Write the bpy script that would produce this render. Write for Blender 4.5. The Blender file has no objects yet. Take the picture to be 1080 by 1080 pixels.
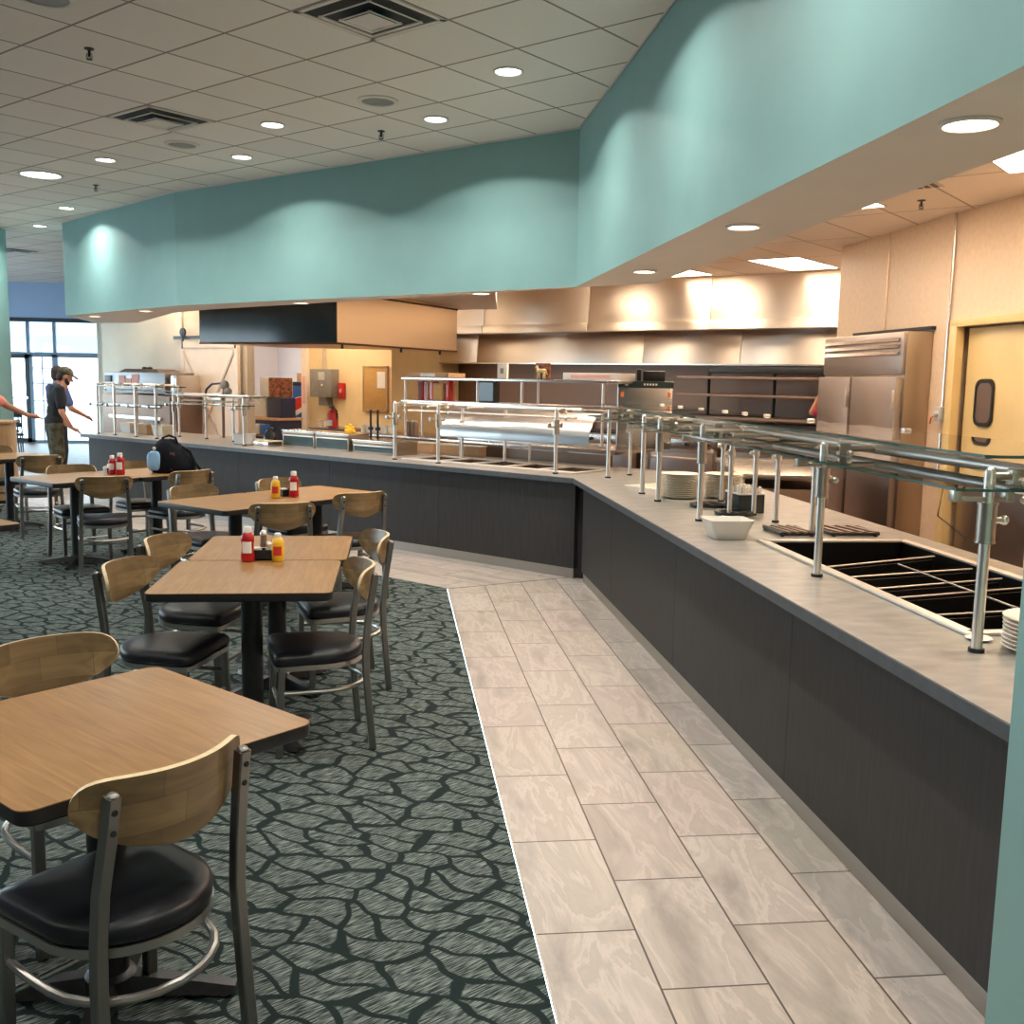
import bpy, bmesh, math, random
from mathutils import Vector, Matrix, Euler
random.seed(4)
S = bpy.context.scene
COL = S.collection
PI = math.pi
R2 = math.sqrt(2.0)
Q = math.radians

# ------------------------------------------------------------------ materials
def new_mat(name):
    m = bpy.data.materials.new(name); m.use_nodes = True
    nt = m.node_tree; b = nt.nodes['Principled BSDF']
    return m, nt, b
def lk(nt, a, b): nt.links.new(a, b)
def mat(name, col, rough=.5, metal=0.0, var=.0, scale=30, bump=0.0, spec=.5, coat=0.0, stretch=(1,1,1)):
    """plain surface with a little procedural variation in tone and relief"""
    m, nt, b = new_mat(name)
    b.inputs['Roughness'].default_value = rough
    b.inputs['Metallic'].default_value = metal
    b.inputs['Specular IOR Level'].default_value = spec
    b.inputs['Coat Weight'].default_value = coat
    c = (*col, 1)
    b.inputs['Base Color'].default_value = c
    if var > 0 or bump > 0:
        tc = nt.nodes.new('ShaderNodeTexCoord'); mp = nt.nodes.new('ShaderNodeMapping')
        mp.inputs['Scale'].default_value = stretch
        nz = nt.nodes.new('ShaderNodeTexNoise'); nz.inputs['Scale'].default_value = scale; nz.inputs['Detail'].default_value = 4
        lk(nt, tc.outputs['Object'], mp.inputs['Vector']); lk(nt, mp.outputs['Vector'], nz.inputs['Vector'])
        if var > 0:
            r = nt.nodes.new('ShaderNodeValToRGB')
            r.color_ramp.elements[0].position = .3; r.color_ramp.elements[1].position = .7
            r.color_ramp.elements[0].color = (*[max(0, x*(1-var)) for x in col], 1)
            r.color_ramp.elements[1].color = (*[min(1, x*(1+var)) for x in col], 1)
            lk(nt, nz.outputs['Fac'], r.inputs['Fac']); lk(nt, r.outputs['Color'], b.inputs['Base Color'])
        if bump > 0:
            bp = nt.nodes.new('ShaderNodeBump'); bp.inputs['Strength'].default_value = bump; bp.inputs['Distance'].default_value = .004
            lk(nt, nz.outputs['Fac'], bp.inputs['Height']); lk(nt, bp.outputs['Normal'], b.inputs['Normal'])
    return m
def emit(name, col, s):
    m = bpy.data.materials.new(name); m.use_nodes = True; nt = m.node_tree; nt.nodes.clear()
    e = nt.nodes.new('ShaderNodeEmission'); o = nt.nodes.new('ShaderNodeOutputMaterial')
    e.inputs['Color'].default_value = (*col, 1); e.inputs['Strength'].default_value = s
    lk(nt, e.outputs[0], o.inputs[0]); return m
def glass(name, tint, refl=.10, rough=.02):
    """thin sheet: mostly see-through, fresnel reflection"""
    m = bpy.data.materials.new(name); m.use_nodes = True; nt = m.node_tree; nt.nodes.clear()
    t = nt.nodes.new('ShaderNodeBsdfTransparent'); t.inputs[0].default_value = (*tint, 1)
    g = nt.nodes.new('ShaderNodeBsdfGlossy'); g.inputs['Roughness'].default_value = rough
    lw = nt.nodes.new('ShaderNodeFresnel'); lw.inputs['IOR'].default_value = 1.45
    mp = nt.nodes.new('ShaderNodeMath'); mp.operation = 'MULTIPLY'; mp.inputs[1].default_value = refl/.04*1.0
    mp.use_clamp = True
    mx = nt.nodes.new('ShaderNodeMixShader'); o = nt.nodes.new('ShaderNodeOutputMaterial')
    lk(nt, lw.outputs[0], mp.inputs[0]); lk(nt, mp.outputs[0], mx.inputs[0]); lk(nt, t.outputs[0], mx.inputs[1]); lk(nt, g.outputs[0], mx.inputs[2])
    lk(nt, mx.outputs[0], o.inputs[0]); return m
def wood(name, ca, cb, rough=.4, axis=0, scale=1.0, coat=0.0, contrast=.5, blocks=None):
    m, nt, b = new_mat(name)
    tc = nt.nodes.new('ShaderNodeTexCoord'); mp = nt.nodes.new('ShaderNodeMapping')
    sc = [34*scale]*3; sc[axis] = 2.2*scale
    mp.inputs['Scale'].default_value = sc
    n1 = nt.nodes.new('ShaderNodeTexNoise'); n1.inputs['Scale'].default_value = 1.0; n1.inputs['Detail'].default_value = 6; n1.inputs['Distortion'].default_value = 1.2
    n2 = nt.nodes.new('ShaderNodeTexNoise'); n2.inputs['Scale'].default_value = 3.5; n2.inputs['Detail'].default_value = 2
    ad = nt.nodes.new('ShaderNodeMath'); ad.operation = 'MULTIPLY_ADD'; ad.inputs[1].default_value = .75; 
    m2 = nt.nodes.new('ShaderNodeMath'); m2.operation = 'MULTIPLY'; m2.inputs[1].default_value = .3
    r = nt.nodes.new('ShaderNodeValToRGB')
    r.color_ramp.elements[0].position = .5-contrast*.35; r.color_ramp.elements[1].position = .5+contrast*.3
    r.color_ramp.elements[0].color = (*ca, 1); r.color_ramp.elements[1].color = (*cb, 1)
    lk(nt, tc.outputs['Object'], mp.inputs['Vector']); lk(nt, mp.outputs['Vector'], n1.inputs['Vector']); lk(nt, tc.outputs['Object'], n2.inputs['Vector'])
    lk(nt, n2.outputs['Fac'], m2.inputs[0]); lk(nt, n1.outputs['Fac'], ad.inputs[0]); lk(nt, m2.outputs[0], ad.inputs[2])
    lk(nt, ad.outputs[0], r.inputs['Fac']); lk(nt, r.outputs['Color'], b.inputs['Base Color'])
    if blocks:      # glued staves of different tone
        xy = nt.nodes.new('ShaderNodeSeparateXYZ'); cb_ = nt.nodes.new('ShaderNodeCombineXYZ')
        lk(nt, tc.outputs['Object'], xy.inputs[0]); lk(nt, xy.outputs[0], cb_.inputs[0]); lk(nt, xy.outputs[2], cb_.inputs[1])
        bt = nt.nodes.new('ShaderNodeTexBrick'); bt.inputs['Scale'].default_value = 1; bt.inputs['Brick Width'].default_value = blocks[0]; bt.inputs['Row Height'].default_value = blocks[1]
        bt.inputs['Mortar Size'].default_value = .0006; bt.inputs['Color1'].default_value = (.52, .48, .43, 1); bt.inputs['Color2'].default_value = (1.38, 1.34, 1.25, 1); bt.inputs['Mortar'].default_value = (.5, .45, .4, 1); bt.offset = .37
        lk(nt, cb_.outputs[0], bt.inputs['Vector'])
        mm = nt.nodes.new('ShaderNodeMix'); mm.data_type = 'RGBA'; mm.blend_type = 'MULTIPLY'; mm.inputs[0].default_value = 1
        lk(nt, r.outputs['Color'], mm.inputs[6]); lk(nt, bt.outputs['Color'], mm.inputs[7]); lk(nt, mm.outputs[2], b.inputs['Base Color'])
    b.inputs['Roughness'].default_value = rough; b.inputs['Coat Weight'].default_value = coat; b.inputs['Coat Roughness'].default_value = .25
    return m
def brushed(name, col, rough=.3, sx=(1, 1, 80), bump=.15, aniso=0.0):
    m, nt, b = new_mat(name)
    b.inputs['Metallic'].default_value = 1; b.inputs['Base Color'].default_value = (*col, 1)
    tc = nt.nodes.new('ShaderNodeTexCoord'); mp = nt.nodes.new('ShaderNodeMapping'); mp.inputs['Scale'].default_value = sx
    if aniso:
        tg = nt.nodes.new('ShaderNodeTangent'); tg.direction_type = 'RADIAL'; tg.axis = 'Z'; lk(nt, tg.outputs[0], b.inputs['Tangent']); b.inputs['Anisotropic'].default_value = aniso; b.inputs['Anisotropic Rotation'].default_value = .25
    nz = nt.nodes.new('ShaderNodeTexNoise'); nz.inputs['Scale'].default_value = 6; nz.inputs['Detail'].default_value = 5
    n2 = nt.nodes.new('ShaderNodeTexNoise'); n2.inputs['Scale'].default_value = 1.6; n2.inputs['Detail'].default_value = 1
    r = nt.nodes.new('ShaderNodeMapRange'); r.inputs['To Min'].default_value = rough*.7; r.inputs['To Max'].default_value = rough*1.35
    bp = nt.nodes.new('ShaderNodeBump'); bp.inputs['Strength'].default_value = bump; bp.inputs['Distance'].default_value = .02
    lk(nt, tc.outputs['Object'], mp.inputs['Vector']); lk(nt, mp.outputs['Vector'], nz.inputs['Vector']); lk(nt, tc.outputs['Object'], n2.inputs['Vector'])
    lk(nt, nz.outputs['Fac'], r.inputs['Value']); lk(nt, r.outputs['Result'], b.inputs['Roughness'])
    lk(nt, n2.outputs['Fac'], bp.inputs['Height']); lk(nt, bp.outputs['Normal'], b.inputs['Normal'])
    return m

def tile_floor_mat():
    m, nt, b = new_mat('stone_tile')
    uv = nt.nodes.new('ShaderNodeTexCoord')
    br = nt.nodes.new('ShaderNodeTexBrick')
    br.inputs['Scale'].default_value = 1.0; br.inputs['Brick Width'].default_value = .61; br.inputs['Row Height'].default_value = .3068
    br.inputs['Mortar Size'].default_value = .0034; br.inputs['Mortar Smooth'].default_value = .1; br.offset = .5; br.offset_frequency = 2
    br.inputs['Bias'].default_value = 0
    br.inputs['Color1'].default_value = (0, 0, 0, 1); br.inputs['Color2'].default_value = (1, 1, 1, 1); br.inputs['Mortar'].default_value = (.5, .5, .5, 1)
    lk(nt, uv.outputs['UV'], br.inputs['Vector'])
    # tile to tile tone
    rt = nt.nodes.new('ShaderNodeValToRGB'); rt.color_ramp.elements[0].color = (.415, .375, .325, 1); rt.color_ramp.elements[1].color = (.45, .41, .37, 1)
    e = rt.color_ramp.elements.new(.5); e.color = (.43, .375, .345, 1)
    lk(nt, br.outputs['Color'], rt.inputs['Fac'])
    # veins, displaced by the tile so that each tile has its own
    sep = nt.nodes.new('ShaderNodeVectorMath'); sep.operation = 'MULTIPLY_ADD'; sep.inputs[1].default_value = (7.3, 3.1, 5.7)
    lk(nt, br.outputs['Color'], sep.inputs[0]); lk(nt, uv.outputs['UV'], sep.inputs[2])
    mp = nt.nodes.new('ShaderNodeMapping'); mp.inputs['Scale'].default_value = (1.5, 5.5, 1); mp.inputs['Rotation'].default_value = (0, 0, .6)
    lk(nt, sep.outputs[0], mp.inputs['Vector'])
    nz = nt.nodes.new('ShaderNodeTexNoise'); nz.inputs['Scale'].default_value = 1.1; nz.inputs['Detail'].default_value = 10; nz.inputs['Roughness'].default_value = .62; nz.inputs['Distortion'].default_value = .55
    lk(nt, mp.outputs['Vector'], nz.inputs['Vector'])
    vr = nt.nodes.new('ShaderNodeValToRGB')
    vr.color_ramp.elements[0].position = .30; vr.color_ramp.elements[0].color = (.66, .655, .65, 1)
    vr.color_ramp.elements[1].position = .72; vr.color_ramp.elements[1].color = (1.16, 1.16, 1.15, 1)
    e = vr.color_ramp.elements.new(.47); e.color = (.98, .98, .98, 1)
    e = vr.color_ramp.elements.new(.51); e.color = (1.16, 1.16, 1.16, 1)
    e = vr.color_ramp.elements.new(.54); e.color = (.90, .90, .89, 1)
    lk(nt, nz.outputs['Fac'], vr.inputs['Fac'])
    mu = nt.nodes.new('ShaderNodeMix'); mu.data_type = 'RGBA'; mu.blend_type = 'MULTIPLY'; mu.inputs[0].default_value = 1
    lk(nt, rt.outputs['Color'], mu.inputs[6]); lk(nt, vr.outputs['Color'], mu.inputs[7])
    mo = nt.nodes.new('ShaderNodeMix'); mo.data_type = 'RGBA'
    mo.inputs[7].default_value = (.07, .055, .045, 1)
    lk(nt, br.outputs['Fac'], mo.inputs[0]); lk(nt, mu.outputs[2], mo.inputs[6]); lk(nt, mo.outputs[2], b.inputs['Base Color'])
    bp = nt.nodes.new('ShaderNodeBump'); bp.inputs['Strength'].default_value = .25; bp.inputs['Distance'].default_value = .003; bp.invert = True
    lk(nt, br.outputs['Fac'], bp.inputs['Height']); lk(nt, bp.outputs['Normal'], b.inputs['Normal'])
    b.inputs['Roughness'].default_value = .38; b.inputs['Specular IOR Level'].default_value = .35
    return m

def carpet_mat():
    m, nt, b = new_mat('patterned_carpet')
    tc = nt.nodes.new('ShaderNodeTexCoord')
    # gentle warp
    nw = nt.nodes.new('ShaderNodeTexNoise'); nw.inputs['Scale'].default_value = 2.6; nw.inputs['Detail'].default_value = 1.5
    lk(nt, tc.outputs['Object'], nw.inputs['Vector'])
    ws = nt.nodes.new('ShaderNodeVectorMath'); ws.operation = 'MULTIPLY_ADD'; ws.inputs[1].default_value = (.20, .20, 0)
    lk(nt, nw.outputs['Color'], ws.inputs[0]); lk(nt, tc.outputs['Object'], ws.inputs[2])
    w2 = nt.nodes.new('ShaderNodeTexNoise'); w2.inputs['Scale'].default_value = 7; w2.inputs['Detail'].default_value = 1
    lk(nt, tc.outputs['Object'], w2.inputs['Vector'])
    ws2 = nt.nodes.new('ShaderNodeVectorMath'); ws2.operation = 'MULTIPLY_ADD'; ws2.inputs[1].default_value = (.075, .075, 0)
    lk(nt, w2.outputs['Color'], ws2.inputs[0]); lk(nt, ws.outputs[0], ws2.inputs[2])
    rot = nt.nodes.new('ShaderNodeVectorRotate'); rot.rotation_type = 'Z_AXIS'; rot.inputs['Angle'].default_value = math.radians(33)
    lk(nt, ws2.outputs[0], rot.inputs['Vector'])
    mp = nt.nodes.new('ShaderNodeMapping'); mp.inputs['Scale'].default_value = (5.2, 9.8, 1)
    lk(nt, rot.outputs[0], mp.inputs['Vector'])
    vo = nt.nodes.new('ShaderNodeTexVoronoi'); vo.feature = 'DISTANCE_TO_EDGE'; vo.inputs['Scale'].default_value = 1; vo.inputs['Randomness'].default_value = .85
    vo.voronoi_dimensions = '2D'
    lk(nt, mp.outputs['Vector'], vo.inputs['Vector'])
    # ragged edge of the lines
    ln = nt.nodes.new('ShaderNodeTexNoise'); ln.inputs['Scale'].default_value = 120
    lk(nt, tc.outputs['Object'], ln.inputs['Vector'])
    la = nt.nodes.new('ShaderNodeMath'); la.operation = 'MULTIPLY_ADD'; la.inputs[1].default_value = .03
    lk(nt, ln.outputs['Fac'], la.inputs[0]); lk(nt, vo.outputs['Distance'], la.inputs[2])
    lr = nt.nodes.new('ShaderNodeValToRGB'); lr.color_ramp.elements[0].position = .084; lr.color_ramp.elements[1].position = .112
    lk(nt, la.outputs[0], lr.inputs['Fac'])
    # streaked weave inside the leaves
    rw_ = nt.nodes.new('ShaderNodeVectorRotate'); rw_.rotation_type = 'Z_AXIS'; rw_.inputs['Angle'].default_value = math.radians(-34)
    lk(nt, tc.outputs['Object'], rw_.inputs['Vector'])
    mpw = nt.nodes.new('ShaderNodeMapping'); mpw.inputs['Scale'].default_value = (18, 230, 1)
    lk(nt, rw_.outputs[0], mpw.inputs['Vector'])
    st = nt.nodes.new('ShaderNodeTexNoise'); st.inputs['Scale'].default_value = 1; st.inputs['Detail'].default_value = 3
    lk(nt, mpw.outputs['Vector'], st.inputs['Vector'])
    sr = nt.nodes.new('ShaderNodeValToRGB'); sr.color_ramp.elements[0].position = .43; sr.color_ramp.elements[1].position = .64
    sr.color_ramp.elements[0].color = (.022, .036, .036, 1); sr.color_ramp.elements[1].color = (.235, .275, .26, 1)
    lk(nt, st.outputs['Fac'], sr.inputs['Fac'])
    mx = nt.nodes.new('ShaderNodeMix'); mx.data_type = 'RGBA'; mx.inputs[6].default_value = (.014, .024, .024, 1)
    lk(nt, lr.outputs['Color'], mx.inputs[0]); lk(nt, sr.outputs['Color'], mx.inputs[7]); lk(nt, mx.outputs[2], b.inputs['Base Color'])
    b.inputs['Roughness'].default_value = .95; b.inputs['Specular IOR Level'].default_value = .12
    bp = nt.nodes.new('ShaderNodeBump'); bp.inputs['Strength'].default_value = .4; bp.inputs['Distance'].default_value = .003
    lk(nt, st.outputs['Fac'], bp.inputs['Height']); lk(nt, bp.outputs['Normal'], b.inputs['Normal'])
    return m

def grid_ceiling_mat(name, base, line, ox, oy, ang, sx=.61, sy=.61, lw=.011):
    m, nt, b = new_mat(name)
    tc = nt.nodes.new('ShaderNodeTexCoord')
    sub = nt.nodes.new('ShaderNodeVectorMath'); sub.operation = 'SUBTRACT'; sub.inputs[1].default_value = (ox, oy, 0)
    lk(nt, tc.outputs['Object'], sub.inputs[0])
    vr = nt.nodes.new('ShaderNodeVectorRotate'); vr.rotation_type = 'Z_AXIS'; vr.inputs['Angle'].default_value = -ang
    lk(nt, sub.outputs[0], vr.inputs['Vector'])
    sp = nt.nodes.new('ShaderNodeSeparateXYZ'); lk(nt, vr.outputs[0], sp.inputs[0])
    ds = []
    for out, s in ((sp.outputs[0], sx), (sp.outputs[1], sy)):
        pp = nt.nodes.new('ShaderNodeMath'); pp.operation = 'PINGPONG'; pp.inputs[1].default_value = s/2
        lk(nt, out, pp.inputs[0]); ds.append(pp.outputs[0])
    mn = nt.nodes.new('ShaderNodeMath'); mn.operation = 'MINIMUM'; lk(nt, ds[0], mn.inputs[0]); lk(nt, ds[1], mn.inputs[1])
    lt = nt.nodes.new('ShaderNodeMapRange'); lt.inputs['From Min'].default_value = lw*.55; lt.inputs['From Max'].default_value = lw
    lk(nt, mn.outputs[0], lt.inputs['Value'])
    nz = nt.nodes.new('ShaderNodeTexNoise'); nz.inputs['Scale'].default_value = 90; nz.inputs['Detail'].default_value = 3
    lk(nt, tc.outputs['Object'], nz.inputs['Vector'])
    fl = nt.nodes.new('ShaderNodeVectorMath'); fl.operation = 'DIVIDE'; fl.inputs[1].default_value = (sx, sy, 1); lk(nt, vr.outputs[0], fl.inputs[0])
    f2 = nt.nodes.new('ShaderNodeVectorMath'); f2.operation = 'FLOOR'; lk(nt, fl.outputs[0], f2.inputs[0])
    wn = nt.nodes.new('ShaderNodeTexWhiteNoise'); wn.noise_dimensions = '2D'; lk(nt, f2.outputs[0], wn.inputs['Vector'])
    av = nt.nodes.new('ShaderNodeMath'); av.operation = 'MULTIPLY_ADD'; av.inputs[1].default_value = .5; lk(nt, nz.outputs['Fac'], av.inputs[0])
    hv = nt.nodes.new('ShaderNodeMath'); hv.operation = 'MULTIPLY'; hv.inputs[1].default_value = .5; lk(nt, wn.outputs['Value'], hv.inputs[0]); lk(nt, hv.outputs[0], av.inputs[2])
    rp = nt.nodes.new('ShaderNodeValToRGB'); rp.color_ramp.elements[0].position = .2; rp.color_ramp.elements[1].position = .8
    rp.color_ramp.elements[0].color = (*[x*.93 for x in base], 1); rp.color_ramp.elements[1].color = (*[min(1, x*1.05) for x in base], 1)
    lk(nt, av.outputs[0], rp.inputs['Fac'])
    mx = nt.nodes.new('ShaderNodeMix'); mx.data_type = 'RGBA'; mx.inputs[6].default_value = (*line, 1)
    lk(nt, lt.outputs[0], mx.inputs[0]); lk(nt, rp.outputs['Color'], mx.inputs[7]); lk(nt, mx.outputs[2], b.inputs['Base Color'])
    bp = nt.nodes.new('ShaderNodeBump'); bp.inputs['Strength'].default_value = .3; bp.inputs['Distance'].default_value = .004
    lk(nt, lt.outputs[0], bp.inputs['Height']); lk(nt, bp.outputs['Normal'], b.inputs['Normal'])
    b.inputs['Roughness'].default_value = .9
    return m

M = {}
M['teal'] = mat('teal_paint', (.235, .425, .415), .62, var=.03, scale=4, bump=.04)
M['soffit_white'] = mat('beige_soffit_paint', (.76, .68, .61), .7, var=.02, scale=3)
M['beige'] = mat('beige_wall_paint', (.74, .70, .60), .7, var=.03, scale=3)
M['peach'] = mat('peach_wall_panel', (.82, .635, .455), .38, var=.05, scale=22, bump=.06)
M['yellowwall'] = mat('warm_yellow_wall', (.86, .68, .38), .5, var=.04, scale=5)
M['bluewall'] = mat('pale_blue_wall', (.44, .62, .90), .7, var=.02, scale=3)
M['white_wall'] = mat('cool_white_wall', (.84, .83, .88), .6, var=.02, scale=3)
M['tile'] = tile_floor_mat()
M['carpet'] = carpet_mat()
M['quarry'] = mat('brown_quarry_tile', (.16, .09, .07), .5, var=.2, scale=8)
GA = -0.7967
M['ceiling'] = grid_ceiling_mat('acoustic_ceiling_tile', (.86, .82, .76), (.29, .25, .215), -.563, 5.976, GA)
M['kitchen_ceiling'] = grid_ceiling_mat('kitchen_ceiling_tile', (.90, .79, .68), (.50, .39, .30), 5.28, 11.91, math.radians(45), 1.22, .61, .012)
M['charcoal'] = mat('charcoal_laminate', (.036, .035, .035), .55, spec=.3, var=.16, scale=9, bump=.03, stretch=(6, 6, .5))
M['ctop'] = mat('grey_stone_laminate', (.27, .255, .235), .33, var=.22, scale=7, bump=.02, stretch=(1, 2.2, 1))
M['ctop_edge'] = mat('slate_laminate_edge', (.070, .080, .090), .4, var=.12, scale=20)
M['baseboard'] = brushed('metal_base', (.42, .40, .37), .38)
M['ovensteel'] = brushed('oven_steel', (.27, .26, .26), .42, (1, 1, 40), .1)
M['steel'] = brushed('stainless_steel', (.60, .55, .50), .24)
M['hood'] = brushed('hood_stainless', (.84, .76, .66), .40, (.6, .6, 40), .35, .8)
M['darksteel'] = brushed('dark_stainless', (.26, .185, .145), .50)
M['fridge'] = brushed('fridge_stainless', (.46, .41, .39), .36, (1, 1, 40), .1)
M['fridge_side'] = brushed('fridge_side_stainless', (.44, .36, .28), .34, (1, 1, 40), .1)
M['chrome'] = brushed('satin_tube', (.84, .80, .75), .34, (1, 1, 30), .0)
M['sleeve'] = brushed('satin_sleeve', (.52, .47, .41), .35, (1, 1, 30), .0)
M['chairmetal'] = brushed('gunmetal_frame', (.26, .25, .235), .32, (1, 1, 40), .0)
M['chairring'] = brushed('bright_ring', (.46, .44, .41), .32, (1, 1, 40), .0)
M['vinyl'] = mat('black_vinyl', (.009, .010, .014), .38, var=.2, scale=18, bump=.10, spec=.4)
M['backwood'] = wood('chair_back_wood', (.11, .068, .032), (.33, .23, .115), .36, 0, .55, .15, .75, (.15, .075))
M['backedge'] = mat('plywood_edge', (.70, .55, .34), .45, var=.10, scale=60)
M['tabletop'] = wood('table_laminate', (.215, .103, .029), (.37, .192, .062), .38, 1, 1.5, .10, .62)
M['black'] = mat('black_plastic', (.012, .012, .013), .4, var=.2, scale=25)
M['iron'] = mat('black_cast_iron', (.012, .012, .013), .38, var=.3, scale=50, bump=.08)
M['white'] = mat('white_china', (.80, .78, .73), .22, var=.02, scale=6)
M['cream'] = mat('cream_china', (.76, .70, .58), .3, var=.03, scale=6)
M['whiteplastic'] = mat('white_plastic', (.78, .77, .74), .4, var=.02, scale=6)
M['red'] = mat('ketchup_red', (.42, .008, .012), .25, var=.06, scale=10)
M['redpaint'] = mat('red_paint', (.60, .03, .025), .4, var=.08, scale=10)
M['yellow'] = mat('mustard_yellow', (.80, .47, .02), .3, var=.06, scale=10)
M['dglass'] = glass('clear_glass', (.92, .96, .945), .05)
M['gedge'] = mat('green_glass_edge', (.02, .075, .062), .12, var=.2, scale=8, spec=.7)
M['curved'] = glass('tinted_curved_glass', (.70, .84, .78), .6, .28)
M['window'] = glass('window_glass', (.93, .97, .98), .04)
M['winframe'] = mat('dark_window_frame', (.018, .03, .045), .45, var=.15, scale=12)
M['midframe'] = mat('grey_blue_mullion', (.20, .27, .36), .45, var=.1, scale=12)
M['blind'] = mat('pale_ribbed_blind', (.80, .84, .88), .8, var=.06, scale=8, stretch=(8, 8, .3))
M['darkgrey'] = mat('dark_grey_panel', (.036, .046, .046), .10, spec=.35, var=.15, scale=3)
M['boxsteel'] = brushed('warm_box_steel', (.78, .60, .42), .36, (1, 1, 30), .2)
M['barn'] = mat('barn_door_white', (.86, .76, .64), .55, var=.04, scale=5)
M['barnline'] = mat('barn_door_brace', (.60, .50, .42), .6, var=.08, scale=9)
M['pepsiblue'] = mat('bright_blue_shell', (.012, .10, .42), .3, var=.08, scale=4)
M['navy'] = mat('navy_plastic', (.012, .022, .07), .4, var=.1, scale=6)
M['poster'] = mat('mottled_brown_picture', (.20, .07, .035), .4, var=.85, scale=22)
M['grey'] = mat('grey_enamel', (.25, .24, .22), .45, var=.12, scale=14)
M['lightgrey'] = mat('light_grey_plastic', (.52, .53, .52), .4, var=.05, scale=12)
M['cork'] = mat('cork_board', (.52, .31, .10), .8, var=.25, scale=120)
M['paper'] = mat('white_paper', (.82, .80, .76), .7, var=.03, scale=10)
M['pinkpaper'] = mat('pink_paper', (.80, .46, .44), .7, var=.05, scale=10)
M['cardboard'] = mat('cardboard', (.50, .32, .18), .75, var=.08, scale=12)
M['tealglass'] = mat('smoked_teal_panel', (.030, .052, .052), .14, var=.15, scale=4)
M['rubber'] = mat('black_rubber', (.01, .01, .01), .6, var=.2, scale=20)
M['yellowdoor'] = mat('yellow_door_laminate', (.80, .60, .28), .32, var=.03, scale=5)
M['tanwood'] = wood('tan_wood_panel', (.32, .18, .08), (.52, .33, .17), .45, 2, .4)
M['food'] = mat('cream_food', (.70, .62, .42), .7, var=.3, scale=20)
M['gold'] = mat('pale_gold', (.72, .58, .30), .35, metal=.5, var=.1, scale=18)
M['skin'] = mat('skin', (.55, .27, .17), .55, var=.06, scale=12)
M['skinb'] = mat('tan_skin', (.42, .19, .11), .55, var=.06, scale=12)
M['tee'] = mat('black_cotton', (.010, .012, .016), .85, var=.2, scale=30, bump=.1)
M['camo'] = mat('olive_camouflage', (.060, .060, .036), .85, var=.75, scale=14)
M['pink'] = mat('salmon_cotton', (.74, .29, .22), .8, var=.06, scale=14, bump=.1)
M['bluecloth'] = mat('blue_cotton', (.06, .10, .26), .85, var=.15, scale=14, bump=.1)
M['darkcloth'] = mat('dark_cotton', (.02, .022, .028), .85, var=.2, scale=14)
M['magenta'] = mat('magenta_cotton', (.45, .03, .11), .8, var=.1, scale=14)
M['hair'] = mat('dark_brown_hair', (.022, .015, .011), .6, var=.4, scale=60, bump=.3)
M['shoe'] = mat('white_shoe', (.6, .6, .6), .6, var=.05, scale=14)
M['eye'] = mat('dark_eye', (.01, .008, .008), .2, var=.1, scale=10)
M['lightblue'] = mat('light_blue_plastic', (.26, .50, .78), .35, var=.10, scale=8)
M['bag'] = mat('black_nylon', (.008, .009, .013), .85, var=.3, scale=40, bump=.2, spec=.15)
M['brownleather'] = mat('brown_leather', (.11, .045, .02), .5, var=.2, scale=20)
M['lens_cool'] = emit('cool_lamp_lens', (.93, 1.0, .97), 9)
M['lens_warm'] = emit('warm_lamp_lens', (1.0, .74, .55), 14)
M['panel_light'] = emit('warm_panel_lens', (1.0, .77, .56), 19)
M['dish'] = mat('lamp_reflector', (.75, .75, .72), .3, var=.02, scale=8)
M['trim'] = mat('white_lamp_trim', (.62, .60, .56), .5, var=.02, scale=8)
M['well'] = mat('black_well_liner', (.006, .006, .006), .55, var=.2, scale=12, spec=.15)
M['rimsteel'] = mat('bright_rim_steel', (.72, .66, .60), .42, metal=.55, var=.05, scale=20)
M['ventwhite'] = mat('vent_white', (.74, .70, .64), .5, var=.03, scale=8)
M['ventdark'] = mat('vent_dark', (.02, .02, .022), .6, var=.1, scale=8)
M['ground'] = mat('pale_asphalt', (.45, .46, .45), .9, var=.1, scale=2)
M['leaf'] = mat('tree_leaf', (.12, .22, .18), .8, var=.4, scale=6)
M['trunk'] = mat('tree_bark', (.10, .08, .06), .9, var=.3, scale=20)
M['brickout'] = mat('pinkish_building', (.55, .42, .42), .8, var=.08, scale=3)
M['green'] = mat('green_cord', (.05, .40, .10), .5, var=.1, scale=12)
M['orange'] = mat('orange_tag', (.80, .22, .06), .5, var=.1, scale=12)

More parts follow.
